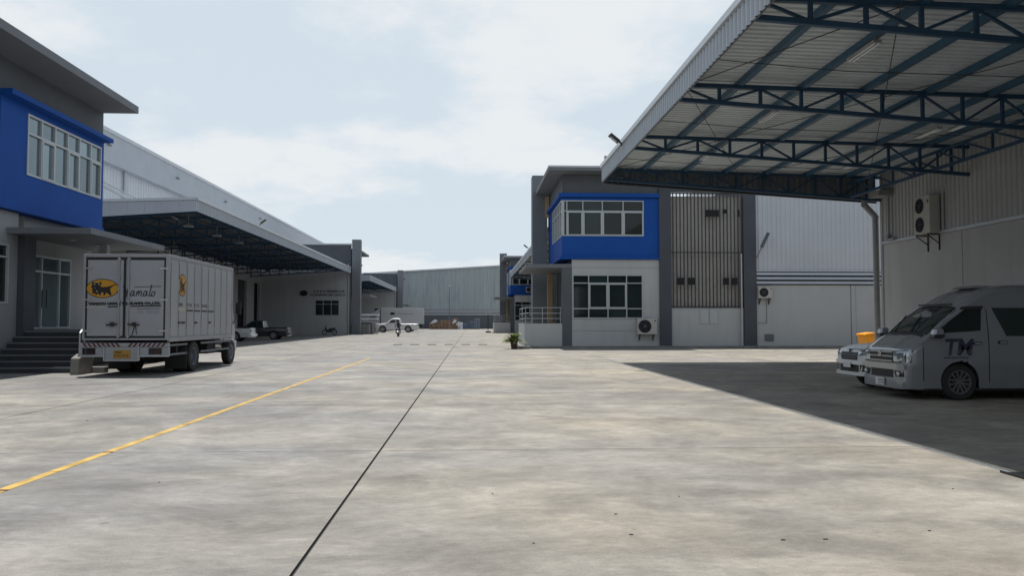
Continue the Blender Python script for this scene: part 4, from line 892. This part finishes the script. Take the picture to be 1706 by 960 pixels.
    m = MB(); m.prism([(0, 0), (.9, 0), (.8, .05), (.15, .06)], lambda u, v, k: (ox+1.75+u, oy-.35+.7*k, 2.31+v)); m.build('roof_vent', 'silver_paint', t, bevel=.02)
    for ax in (1.14, 4.18):
        for sg in (-1, 1): wheel(t, (ox+ax, oy+sg*.81, .37), .37, .22, sg, axis='y', hub='alloy', spokes=6)
    m = MB(); m.box(ox+.3, ox+5.1, oy-.88, oy+.88, .20, .25); m.build('sill', 'chassis', t)
    return t
van()
def pickup(ox, oy, paint, label, single=True):
    t = thing('pickup_truck', (ox+2.6, oy, 0), label, 'pickup truck')
    prof = [(0, .80), (.03, .92), (.12, .98), (.35, 1.05), (.9, 1.10), (1.22, 1.13), (1.30, 1.16), (1.62, 1.40), (1.98, 1.66), (2.15, 1.71), (2.6, 1.73), (2.85, 1.71), (3.0, 1.66), (3.10, 1.24), (3.13, 1.10), (5.2, 1.10), (5.25, .75)] if single else \
           [(0, .80), (.03, .92), (.12, .98), (.35, 1.05), (.9, 1.10), (1.22, 1.13), (1.30, 1.16), (1.62, 1.40), (1.98, 1.68), (2.15, 1.73), (2.9, 1.76), (3.45, 1.73), (3.6, 1.68), (3.72, 1.24), (3.75, 1.12), (5.2, 1.12), (5.25, .75)]
    wpl = [(0, .62), (.02, .74), (.06, .83), (.14, .90), (.28, .955), (.6, 1), (5.1, 1), (5.25, .95)]
    T = [(0, .94), (.4, .985), (.75, 1), (1.0, .985), (1.12, .95), (1.4, .87), (1.75, .74)]
    AR = [(.92, .40, .44), (4.0, .40, .44)]
    S = Shell(5.25, .89, prof, .34, wpl, T, AR, e=4, r=.14); S.body('body', paint, t, ox, oy)
    side, front, top, rear = tools(S, ox, oy); xr = 2.92 if single else 3.55
    for ax in (.92, 4.0):
        for sg in (-1, 1): MB().add([(ox+ax+r_*math.cos(a), oy+sg*d, .40+r_*math.sin(a)) for d, r_ in ((.885, .438), (.5, .438)) for a in [math.pi*k/16 for k in range(17)]], [(i, i+1, 17+i+1, 17+i) for i in range(16)]).build('wheel_well', 'chassis', t)
    MB().box(ox+.3, ox+5.0, oy-.62, oy+.62, .30, .8).build('chassis', 'chassis', t)
    patch(top, [(1.38, -.60), (1.93, -.52), (1.93, .52), (1.38, .60)], 'windscreen', 'glass_dark', t, n=8, k=10, off=.012)
    for sg in (-1, 1):
        f = side(sg)
        patch(f, [(1.62, 1.13), (2.50, 1.14), (2.45, 1.58), (2.02, 1.55)], 'door_window', 'glass_dark', t)
        patch(f, [(2.56, 1.14), (xr, 1.14), (xr-.06, 1.56), (2.52, 1.58)], 'rear_side_window', 'glass_dark', t)
        for a in (1.45, 2.53) + (() if single else (3.45,)):
            patch(f, [(a, .45), (a+.018, .45), (a+.018, 1.12), (a, 1.12)], 'shut_line', 'plastic_black', t, n=1, k=8, off=.0025, th=.004)
        patch(f, [(2.2, .98), (2.38, .98), (2.38, 1.02), (2.2, 1.02)], 'door_handle', 'chrome', t, n=3, k=2, off=.03, th=.02)
        m = MB(); m.prism([(0, 1.12), (.14, 1.12), (.16, 1.28), (.02, 1.28)], lambda u, v, k: (ox+1.5+u, oy+sg*(.88+.2*k), v)); m.build('wing_mirror', paint, t, bevel=.03)
        hl = patch(front, [(sg*.44, .80), (sg*.85, .84), (sg*.84, .98), (sg*.42, .96)], 'headlight', 'lens', t, n=8, k=4, off=.012)
        patch(front, [(sg*.56, .83), (sg*.68, .84), (sg*.68, .94), (sg*.56, .93)], 'headlight_bowl', 'lens_dark', hl, n=5, k=4, off=.018, th=.006)
        patch(front, [(sg*.50, .44), (sg*.78, .44), (sg*.76, .62), (sg*.54, .60)], 'fog_lamp', 'plastic_black', t, n=6, k=3, off=.008)
        patch(rear, [(sg*.62, .72), (sg*.80, .72), (sg*.80, 1.0), (sg*.62, 1.0)], 'tail_light', 'lamp_red', t, n=2, k=2, off=.01)
    patch(front, [(-.40, .70), (.40, .70), (.42, .96), (-.42, .96)], 'grille', 'plastic_black', t, n=12, k=3, off=.010)
    for z in (.74, .80, .86): patch(front, [(-.34, z), (.34, z), (.35, z+.018), (-.35, z+.018)], 'grille_bar', 'mid_grey', t, n=12, k=1, off=.022, th=.02)
    patch(front, [(-.42, .96), (.42, .96), (.42, .985), (-.42, .985)], 'grille_trim', 'chrome', t, n=12, k=1, off=.02, th=.02)
    patch(front, [(-.46, .42), (.46, .42), (.46, .58), (-.46, .58)], 'lower_intake', 'plastic_black', t, n=12, k=2, off=.012)
    patch(front, [(-.86, .34), (.86, .34), (.88, .42), (-.88, .42)], 'bumper', paint, t, n=18, k=2, off=.06, th=.06)
    patch(front, [(-.86, .60), (.86, .60), (.86, .69), (-.86, .69)], 'bumper_top', paint, t, n=18, k=2, off=.05, th=.05)
    patch(front, [(-.20, .52), (.16, .52), (.16, .64), (-.20, .64)], 'number_plate', 'plate_white', t, n=2, k=2, off=.08, th=.01)
    MB().box(ox+5.2, ox+5.38, oy-.78, oy+.78, .45, .60).build('rear_bumper', 'chrome' if paint != 'dark_paint' else 'plastic_black', t)
    MB().box(ox+(3.2 if single else 3.82), ox+5.18, oy-.75, oy+.75, 1.085, 1.105+(0 if single else .02)).build('load_bed', 'chassis', t)
    for ax in (.92, 4.0):
        for sg in (-1, 1): wheel(t, (ox+ax, oy+sg*.76, .385), .385, .24, sg, axis='y', hub='steel', spokes=6)
    return t
pk = pickup(9.05, 19.05, 'white_paint', 'white pickup truck under the canopy, half hidden behind the silver van', single=False)
fp = pickup(0, 0, 'white_paint', 'white single cab pickup side on in front of the far long box truck')
fp.location = (-11.3+.2, 122, 0); fp.scale = (1.22, 1.1, 1.25)
ps = place(fp, (-20.5, 67.5, 0), 'white pickup truck with its tail out just beyond the cat emblem truck cab')
pd = pickup(0, 0, 'dark_paint', 'dark pickup truck in the shade of the left canopy beside the end wall'); pd.location = (-19.1, 74.5, 0)

# ------------------------------------------------------------------ far box lorry (side on, facing left)
fl = thing('box_lorry', (-11.5, 135, 0), 'long white box truck side on in the far yard behind the white pickup', 'truck')
MB().box(-14.85, -7.9, 134, 136.4, 1.25, 3.85).build('cargo_body', 'truck_white', fl, bevel=.03)
m = MB(); m.prism([(-17.1, .9), (-15.0, .9), (-15.0, 3.8), (-15.25, 3.75), (-16.3, 3.0), (-16.75, 2.6), (-17.15, 1.7)], lambda u, v, k: (u, 134.1+2.2*k, v)); m.build('cab', 'truck_white', fl, bevel=.06)
m = MB(); m.prism([(-16.9, 1.75), (-15.7, 1.75), (-15.7, 2.55), (-16.6, 2.5)], lambda u, v, k: (u, 134.08-.02*k, v)); m.build('cab_window', 'glass_dark', fl)
MB().box(-13.3, -12.6, 133.97, 134, 2.75, 3.15).build('emblem', 'logo_black', fl)
MB().box(-12.3, -9.5, 133.97, 134, 2.9, 2.97).build('faded_lettering', 'mid_grey', fl)
MB().box(-16.8, -8.1, 134.3, 136.1, .7, 1.2).build('chassis', 'chassis', fl)
for x in (-16.1, -9.9): wheel(fl, (x, 134.3, .48), .48, .28, -1, axis='y', hub='mid_grey'); wheel(fl, (x, 136.0, .48), .48, .28, 1, axis='y', hub='mid_grey')
# stacked pale sheets on the dock beside it
random.seed(9)
for k in range(3):
    z = 1.35 + k*.55; o = MB().box(-16.8, -13.5+.1*k, 116.5, 118.2, z, z+.24).build('sheet_stack', 'white_wrap', None, bevel=.02)
    tag(o, ('lowest', 'middle', 'topmost')[k] + ' of three white wrapped slabs stacked on the far left dock', 'stack', 'white slabs on the far left dock')
dk = MB().box(-19, -13.7, 112.3, 120, 0, 1.28).build('loading_dock', 'grey_wall'); tag(dk, 'low dark loading dock block carrying the white slabs at the far left', 'dock')

# ------------------------------------------------------------------ goods piled in front of the far warehouse
random.seed(21)
x = -9.0; i = 0
for (xa, xb, h, mtn) in ((-9.0, -7.2, 1.3, 'cardboard'), (-7.2, -3.4, 1.9, 'cardboard'), (-3.3, -1.9, 1.5, 'white_wrap')):
    x = xa
    while x < xb:
        w_ = random.uniform(.55, .85); z = 0; hh = h*random.uniform(.7, 1.05)
        while z < hh:
            d = random.uniform(.38, .6); o = MB().box(x, x+w_-.04, 174+random.uniform(-.2, .2), 175.2, z+.002, z+d-.01).build('cardboard_box' if mtn == 'cardboard' else 'wrapped_bundle', mtn)
            tag(o, 'brown cardboard box in the long pile before the far warehouse' if mtn == 'cardboard' else 'white wrapped bundle at the blue end of the far pile', 'box' if mtn == 'cardboard' else 'bundle', 'boxes piled before the far warehouse' if mtn == 'cardboard' else 'white bundles in the far pile')
            z += d
        x += w_
for (x, w_, h, mtn, lb) in ((-8.8, 1.5, .5, 'white_wrap', 'pale sheet thrown over the left end of the cardboard pile'), (-4.2, 1.0, .5, 'white_wrap', 'pale sheet on top of the right part of the cardboard pile')):
    m = MB(); n = 7
    for a in range(n):
        for b in range(3): pass
    pts = [(x, 1.2), (x+w_*.3, 1.75), (x+w_*.6, 2.1), (x+w_, 1.9), (x+w_*.9, 1.5), (x+w_*.4, 1.3)]
    m.prism(pts, lambda u, v, k: (u, 173.6+1.6*k, v)); tag(m.build('plastic_sheet', mtn), lb, 'sheet')
for k, (x, w_, h) in enumerate(((-1.9, 1.2, 1.2), (-.6, 1.4, 1.7), (.7, 1.1, 2.2))):
    t = thing('pallet_load', (x, 174.5, 0), ('leftmost', 'middle', 'rightmost and tallest')[k] + ' of three blue wrapped pallet loads before the far warehouse', 'pallet load', 'blue pallet loads before the far warehouse')
    MB().box(x, x+w_, 174, 175.2, 0, .14).build('pallet', 'cardboard', t); MB().box(x+.05, x+w_-.05, 174.05, 175.1, .14, h).build('wrapped_goods', 'blue_wrap', t, bevel=.06)
    if k == 2:
        m = MB()
        for q in range(4): m.box(x+.05+q*.33, x+.09+q*.33, 173.98, 174.03, .14, 2.3)
        m.build('cage_bars', 'steel', t)
# lamp pole in the far yard
t = thing('lamp_post', (-4.6, 170, 0), 'thin grey lamp pole standing before the pale blue far warehouse', 'lamp post')
MB().cyl((-4.6, 170, 0), (-4.6, 170, 9.0), .09, .06, n=10).build('pole', 'mid_grey', t); MB().box(-4.85, -4.35, 169.6, 170.1, 9.0, 9.25).build('lamp_head', 'frame_white', t, bevel=.04)
# signpost on a black foot
t = thing('barrier_post', (2.45, 120, 0), 'thin post with cross bar on a black foot right of the far goods pile', 'post')
MB().box(2.1, 2.9, 119.6, 120.2, 0, .22).build('foot', 'rubber', t, bevel=.03); MB().cyl((2.45, 120, .2), (2.45, 120, 3.0), .05, n=8).build('pole', 'chassis', t); MB().box(2.0, 2.9, 119.96, 120.0, 2.7, 3.0).build('sign_plate', 'cladding', t)

# ------------------------------------------------------------------ air conditioners
def ac(cx, yb, z0_, w_, h, d, fans, label, axis='y', name='air_conditioner'):
    t = thing(name, (cx, yb, z0_), label, 'air conditioner')
    if axis == 'y': Q = lambda u, dd, z: (cx+u, yb-dd, z0_+z)
    else: Q = lambda u, dd, z: (yb-dd, cx-u, z0_+z)
    if axis != 'y': t.location = (yb, cx, z0_)
    def b(m, a, c, e, f, g_, h_): p = Q(a, e, g_); q = Q(c, f, h_); m.box(p[0], q[0], p[1], q[1], p[2], q[2])
    m = MB(); b(m, -w_/2, w_/2, .06, d, 0, h); m.build('casing', 'ac_white', t, bevel=.015)
    ax = 'y' if axis == 'y' else 'x'
    for k in range(fans):
        fz_ = h*(k+.5)/fans; r = min(h/fans, w_)*.40; fu = -w_*.12
        c = Q(fu, d+.002, fz_); f_ = MB(); f_.lathe([(.001, 0), (r, 0), (r, -.004 if True else 0)], c, ax, 28); fo = f_.build('fan_opening', 'hole', t)
        m = MB()
        for q in range(4): m.lathe([(r*(q+1)/4-.012, -.014), (r*(q+1)/4, -.014)], c, ax, 28)
        for q in range(5):
            a = 6.2832*q/5; uu, vv = math.cos(a)*r, math.sin(a)*r; m.bar(Q(fu+uu*.1, d+.008, fz_+vv*.1), Q(fu+uu, d+.008, fz_+vv), .012, .05, up=(0, 1, 0) if axis == 'y' else (1, 0, 0))
        m.lathe([(.001, -.016), (r*.22, -.016)], c, ax, 14); m.build('fan_grille', 'dark_grey', fo)
    m = MB(); b(m, w_*.36, w_*.44, d, d+.006, h*.80, h*.88); m.build('badge', 'plastic_black', t)
    for u in (-w_*.35, w_*.35):
        m = MB(); b(m, u-.02, u+.02, .0, d+.02, -.05, -.01); b(m, u-.02, u+.02, .0, .04, -.4 if fans == 1 else -.62, -.05); m.bar(Q(u, .02, -.38), Q(u, d, -.05), .03, .03); m.build('bracket', 'chassis', t)
    return t
ac(10.62, 49.0, .84, 1.2, .98, .42, 1, 'single fan air conditioner low on the white office wall under the ground floor window')
ac(17.95, 49.0, 3.05, .86, .70, .34, 1, 'single fan air conditioner high on the white wall beside the dark column')
ac(29.0, XW, 4.84, 1.05, 1.4, .46, 2, 'tall twin fan air conditioner on the near right warehouse wall', axis='x')
ac(8.2, 114.7, 5.75, 1.0, .8, .34, 1, 'small far air conditioner on the blue band of the distant right office')
m = MB(); m.tube([(XW-.06, 28.3, 6.3), (XW-.06, 28.3, 4.9)], .05, 8); tag(m.build('pipe_trunking', 'panel_wall'), 'pale vertical pipe trunking behind the twin fan air conditioner', 'pipe')
# ------------------------------------------------------------------ flood lights on brackets
def flood(x, y, z, dx, label):
    t = thing('floodlight', (x, y, z), label, 'floodlight')
    m = MB(); m.bar((x, y, z), (x, y, z+.12), .05, .05); m.bar((x, y, z+.1), (x+dx*.14, y-.03, z+.20), .05, .05); m.build('arm', 'plastic_black', t)
    c = Vector((x+dx*.26, y-.06, z+.26)); m = MB(); d = Vector((dx*.8, -.1, .62)).normalized(); m.bar(c-d*.21, c+d*.21, .26, .11); m.build('housing', 'plastic_black', t, bevel=.02)
    nrm = d.cross(Vector((0, 1, 0))).normalized(); 
    if nrm.z > 0: nrm = -nrm
    m = MB(); m.bar(c-d*.14+nrm*.053, c+d*.14+nrm*.053, .18, .010); m.build('lens', 'lens', t)
flood(5.26, 28.1, 7.80, -1, 'black floodlight on the sky-lit edge of the big right canopy')
flood(-15.1, 58.5, 8.5, 1, 'black floodlight on the edge of the long left canopy')
flood(5.4, 77, 8.55, -1, 'small far floodlight on the canopy edge behind the right office')
flood(-15.1, 131, 8.5, 1, 'tiny floodlight on the farther left canopy edge')
t = thing('street_lamp', (17.42, 48.88, 5.4), 'slanted arm lamp fixed to the dark column beside the white ribbed wall', 'lamp')
MB().tube([(17.3, 48.86, 5.4), (17.42, 48.6, 5.55), (17.75, 48.5, 6.3)], .035, 8).build('arm', 'mid_grey', t)
m = MB(); m.bar((17.68, 48.5, 6.15), (18.1, 48.45, 7.04), .16, .22, up=(0, 1, 0)); m.build('lamp_head', 'grey_wall', t, bevel=.03)

# ------------------------------------------------------------------ bins
def bin_(x, y, mt, label, s=1.):
    t = thing('wheelie_bin', (x, y, 0), label, 'bin'); m = MB(); a, b = .42*s, .52*s
    m.add([(x-a, y-a, .08), (x+a, y-a, .08), (x+a, y+a, .08), (x-a, y+a, .08), (x-b, y-b, .95), (x+b, y-b, .95), (x+b, y+b, .95), (x-b, y+b, .95)], [(0,3,2,1),(4,5,6,7),(0,1,5,4),(1,2,6,5),(2,3,7,6),(3,0,4,7)]); m.build('tub', mt, t, bevel=.03)
    m = MB(); m.prism([(-b-.04, .95), (b+.04, .95), (b+.02, 1.02), (0, 1.10), (-b-.02, 1.03)], lambda u, v, k: (x+u, y-b-.04+(2*b+.08)*k, v)); m.build('lid', mt, t, bevel=.02)
    m = MB(); m.cyl((x-b, y+a, .1), (x-b+.08, y+a, .1), .1, n=12); m.cyl((x+b-.08, y+a, .1), (x+b, y+a, .1), .1, n=12); m.build('wheels', 'rubber', t)
bin_(19.1, 38, 'orange', 'bright orange bin seen past the corner behind the parked pickup', .85); bin_(20.15, 38.2, 'bin_green', 'dark green bin right beside the orange bin', .85)

# ------------------------------------------------------------------ potted palm and kerb stones
t = thing('potted_plant', (2.5, 47.6, 0), 'leafy green palm in a dark pot at the corner of the white terrace wall', 'potted plant')
MB().lathe([(.001, .0), (.16, .0), (.22, .40), (.25, .42), (.25, .46), (.20, .46), (.19, .40), (.001, .40)], (2.5, 47.6, 0), n=20).build('pot', 'pot', t, smooth=True)
random.seed(4)
for k in range(46):
    a = 6.283*k/46*1.9 + random.uniform(-.2, .2); L_ = random.uniform(.42, .80); el_ = random.uniform(.35, 1.45); m = MB(); pts = []
    for q in range(8):
        s_ = q/7; rr_ = L_*s_*math.cos(el_)*(1+.25*s_); z = .42 + L_*(s_*math.sin(el_)*1.15 - .45*s_*s_); pts.append(Vector((2.5+rr_*math.cos(a), 47.6+rr_*math.sin(a), z)))
    sd = Vector((-math.sin(a), math.cos(a), 0))
    m.tube([tuple(p) for p in pts], .008, 5)
    for q in range(2, 8):
        for sg in (-1, 1):
            b = pts[q]; d = (pts[q]-pts[q-1]).normalized(); tip = b + sd*sg*.20*(1.2-q/9) + d*.18 + Vector((0, 0, -.05)); mid = b + (tip-b)*.5
            m.add([b, mid + d*.05, tip, mid - d*.05], [(0, 1, 2, 3)])
    m.build('frond', 'leaf', t)
for k, (x, y) in enumerate(((2.85, 48.4), (3.2, 47.95))):
    o = MB().box(x-.3, x+.3, y-.16, y+.16, 0, .17).build('kerb_stone', 'curb', None, bevel=.03); tag(o, ('left', 'right')[k] + ' one of two pale kerb stones lying by the palm pot', 'kerb stone', 'kerb stones by the palm pot')

# ------------------------------------------------------------------ motorcycles and people
def motorcycle(label):
    t = thing('motorcycle', (0, 0, 0), label, 'motorcycle')
    for x in (-.62, .62):
        m = MB(); m.lathe([(.22, -.04), (.28, -.05), (.30, 0), (.28, .05), (.22, .04), (.22, -.04)], (x, 0, .30), 'y', 22); wv = m.build('wheel', 'rubber', t, smooth=True)
        m = MB()
        for k in range(8): m.bar((x, 0, .30), (x+.22*math.cos(k*.785), 0, .30+.22*math.sin(k*.785)), .012, .012)
        m.lathe([(.21, -.02), (.23, 0), (.21, .02)], (x, 0, .3), 'y', 22); m.build('spokes', 'steel', wv)
    m = MB(); m.prism([(-.35, .35), (.25, .32), (.40, .62), (.75, .72), (.70, .80), (.1, .74), (-.30, .70), (-.42, .95), (-.52, 1.0), (-.56, .75), (-.45, .5)], lambda u, v, k: (u, -.12+.24*k, v)); m.build('fairing', 'dark_paint', t, bevel=.05)
    m = MB(); m.prism([(-.05, .74), (.68, .80), (.72, .87), (.3, .86), (-.05, .80)], lambda u, v, k: (u, -.13+.26*k, v)); m.build('seat', 'rubber', t, bevel=.03)
    m = MB(); m.tube([(-.62, -.06, .3), (-.48, -.06, .95)], .025, 8); m.tube([(-.62, .06, .3), (-.48, .06, .95)], .025, 8); m.build('fork', 'steel', t)
    m = MB(); m.tube([(-.35, -.36, 1.02), (-.45, -.1, 1.0), (-.45, .1, 1.0), (-.35, .36, 1.02)], .016, 8)
    for sg in (-1, 1): m.tube([(-.44, sg*.2, 1.02), (-.42, sg*.28, 1.22)], .008, 6); m.lathe([(.001, 0), (.06, 0), (.06, .02)], (-.42, sg*.30, 1.24), 'x', 12)
    m.build('handlebar', 'plastic_black', t)
    m = MB(); m.lathe([(.001, -.06), (.08, -.05), (.09, 0), (.09, .05)], (-.56, 0, .86), 'x', 16); m.build('headlight', 'lens', t, smooth=True)
    m = MB(); m.prism([(-.9, .52), (-.75, .62), (-.5, .64), (-.38, .56), (-.40, .53), (-.6, .60), (-.78, .57)], lambda u, v, k: (u, -.07+.14*k, v)); m.prism([(.4, .66), (.75, .66), (.95, .45), (.90, .43), (.7, .60), (.4, .6)], lambda u, v, k: (u, -.08+.16*k, v)); m.build('mudguards', 'dark_paint', t)
    m = MB(); m.tube([(.1, -.16, .28), (.8, -.18, .36)], .04, 10); m.build('exhaust', 'steel', t)
    return t
mc = motorcycle('dark motorcycle parked alone against the shaded far wall under the left canopy'); mc.location = (-17.2, 99.5, 0)
mc2 = place(mc, (-7.93, 88.6, 0), 'dark motorcycle with its rider coming head on down the middle of the yard', rz=math.pi/2)
def figure(name, joints, edges, mt, parent, sub=2):
    me = bpy.data.meshes.new(name); me.from_pydata([j[0] for j in joints], edges, []); o = bpy.data.objects.new(name, me); col.objects.link(o); me.materials.append(M[mt])
    o.modifiers.new('skin', 'SKIN'); o.modifiers.new('sub', 'SUBSURF').levels = sub; o.modifiers['sub'].render_levels = sub
    if not me.skin_vertices: me.skin_vertices.new()
    for v, j in zip(me.skin_vertices[0].data, joints): v.radius = (j[1], j[2] if len(j) > 2 else j[1])
    me.skin_vertices[0].data[0].use_root = True
    o.parent = parent; return o
def person(label, loc, riding=False, top_mt='cloth_grey', leg_mt='cloth_grey', rz=0):
    t = thing('person', loc, label, 'person', rz=rz)
    if riding:   # facing -y, seated on the saddle, hands on the bars
        hip = (0, .15, .88); J = [((0, .15, .88), .15, .12), ((0, .12, 1.12), .14, .11), ((0, .05, 1.36), .17, .11), ((0, 0, 1.46), .06), ((0, -.02, 1.54), .055),
             ((-.20, .04, 1.38), .06), ((-.30, -.12, 1.16), .045), ((-.33, -.36, 1.06), .032), ((.20, .04, 1.38), .06), ((.30, -.12, 1.16), .045), ((.33, -.36, 1.06), .032),
             ((-.12, .12, .84), .09), ((-.22, -.28, .74), .07), ((-.20, -.05, .36), .05), ((-.20, -.14, .32), .04), ((.12, .12, .84), .09), ((.22, -.28, .74), .07), ((.20, -.05, .36), .05), ((.20, -.14, .32), .04)]
        hd = (0, -.05, 1.66)
    else:
        J = [((0, 0, .92), .14, .10), ((0, 0, 1.12), .13, .10), ((0, 0, 1.34), .17, .10), ((0, 0, 1.44), .06), ((0, -.01, 1.50), .05),
             ((-.19, 0, 1.38), .06), ((-.24, .06, 1.10), .045), ((-.25, -.04, .86), .032), ((.19, 0, 1.38), .06), ((.24, -.06, 1.10), .045), ((.25, -.18, .88), .032),
             ((-.10, 0, .86), .09), ((-.11, -.10, .48), .062), ((-.11, -.06, .10), .042), ((-.11, -.18, .05), .04), ((.10, 0, .86), .09), ((.11, .06, .48), .062), ((.11, .24, .12), .042), ((.11, .14, .06), .04)]
        hd = (0, -.03, 1.62)
    E_ = [(0, 1), (1, 2), (2, 3), (3, 4), (2, 5), (5, 6), (6, 7), (2, 8), (8, 9), (9, 10), (0, 11), (11, 12), (12, 13), (13, 14), (0, 15), (15, 16), (16, 17), (17, 18)]
    figure('body', J, E_, top_mt, t)
    o = loc; 
    m = MB(); m.lathe([(.001, -.12), (.055, -.10), (.082, -.03), (.088, .03), (.075, .09), (.04, .12), (.001, .125)], (o[0]+hd[0], o[1]+hd[1], o[2]+hd[2]), n=16)
    h = m.build('head', 'skin', t, smooth=True)
    m = MB(); r = .13 if riding else .095; m.lathe([(r*.99, -.03), (r, .03), (r*.85, .09), (r*.5, .13), (.001, .14)], (o[0]+hd[0], o[1]+hd[1]+.012, o[2]+hd[2]), n=16); m.build('helmet' if riding else 'hair', 'cloth_black', t, smooth=True)
    for k in (7, 10):
        p = J[k][0]; q = J[k-1][0]; d = (Vector(p)-Vector(q)).normalized(); m = MB(); b = Vector(p)+Vector(o); m.bar(b-d*.02, b+d*.09, .075, .03)
        for f_ in range(4): m.bar(b+d*.08+Vector(((f_-1.5)*.02, 0, 0)), b+d*(.15+.01*(f_ % 3))+Vector(((f_-1.5)*.022, -.015, 0)), .015, .015)
        m.bar(b+d*.03+Vector((.03, 0, 0)), b+d*.08+Vector((.06, -.02, 0)), .018, .018); m.build('hand', 'skin', t, bevel=.004)
    return t
rd = person('motorcycle rider in dark helmet and dark clothes riding toward the camera in mid yard', (-7.93, 88.6, 0), True, 'cloth_black')
wk = person('person in pale grey clothes walking beside the front of the far white pickup', (-12.1, 104.5, 0), False, 'cloth_grey', rz=1.2)
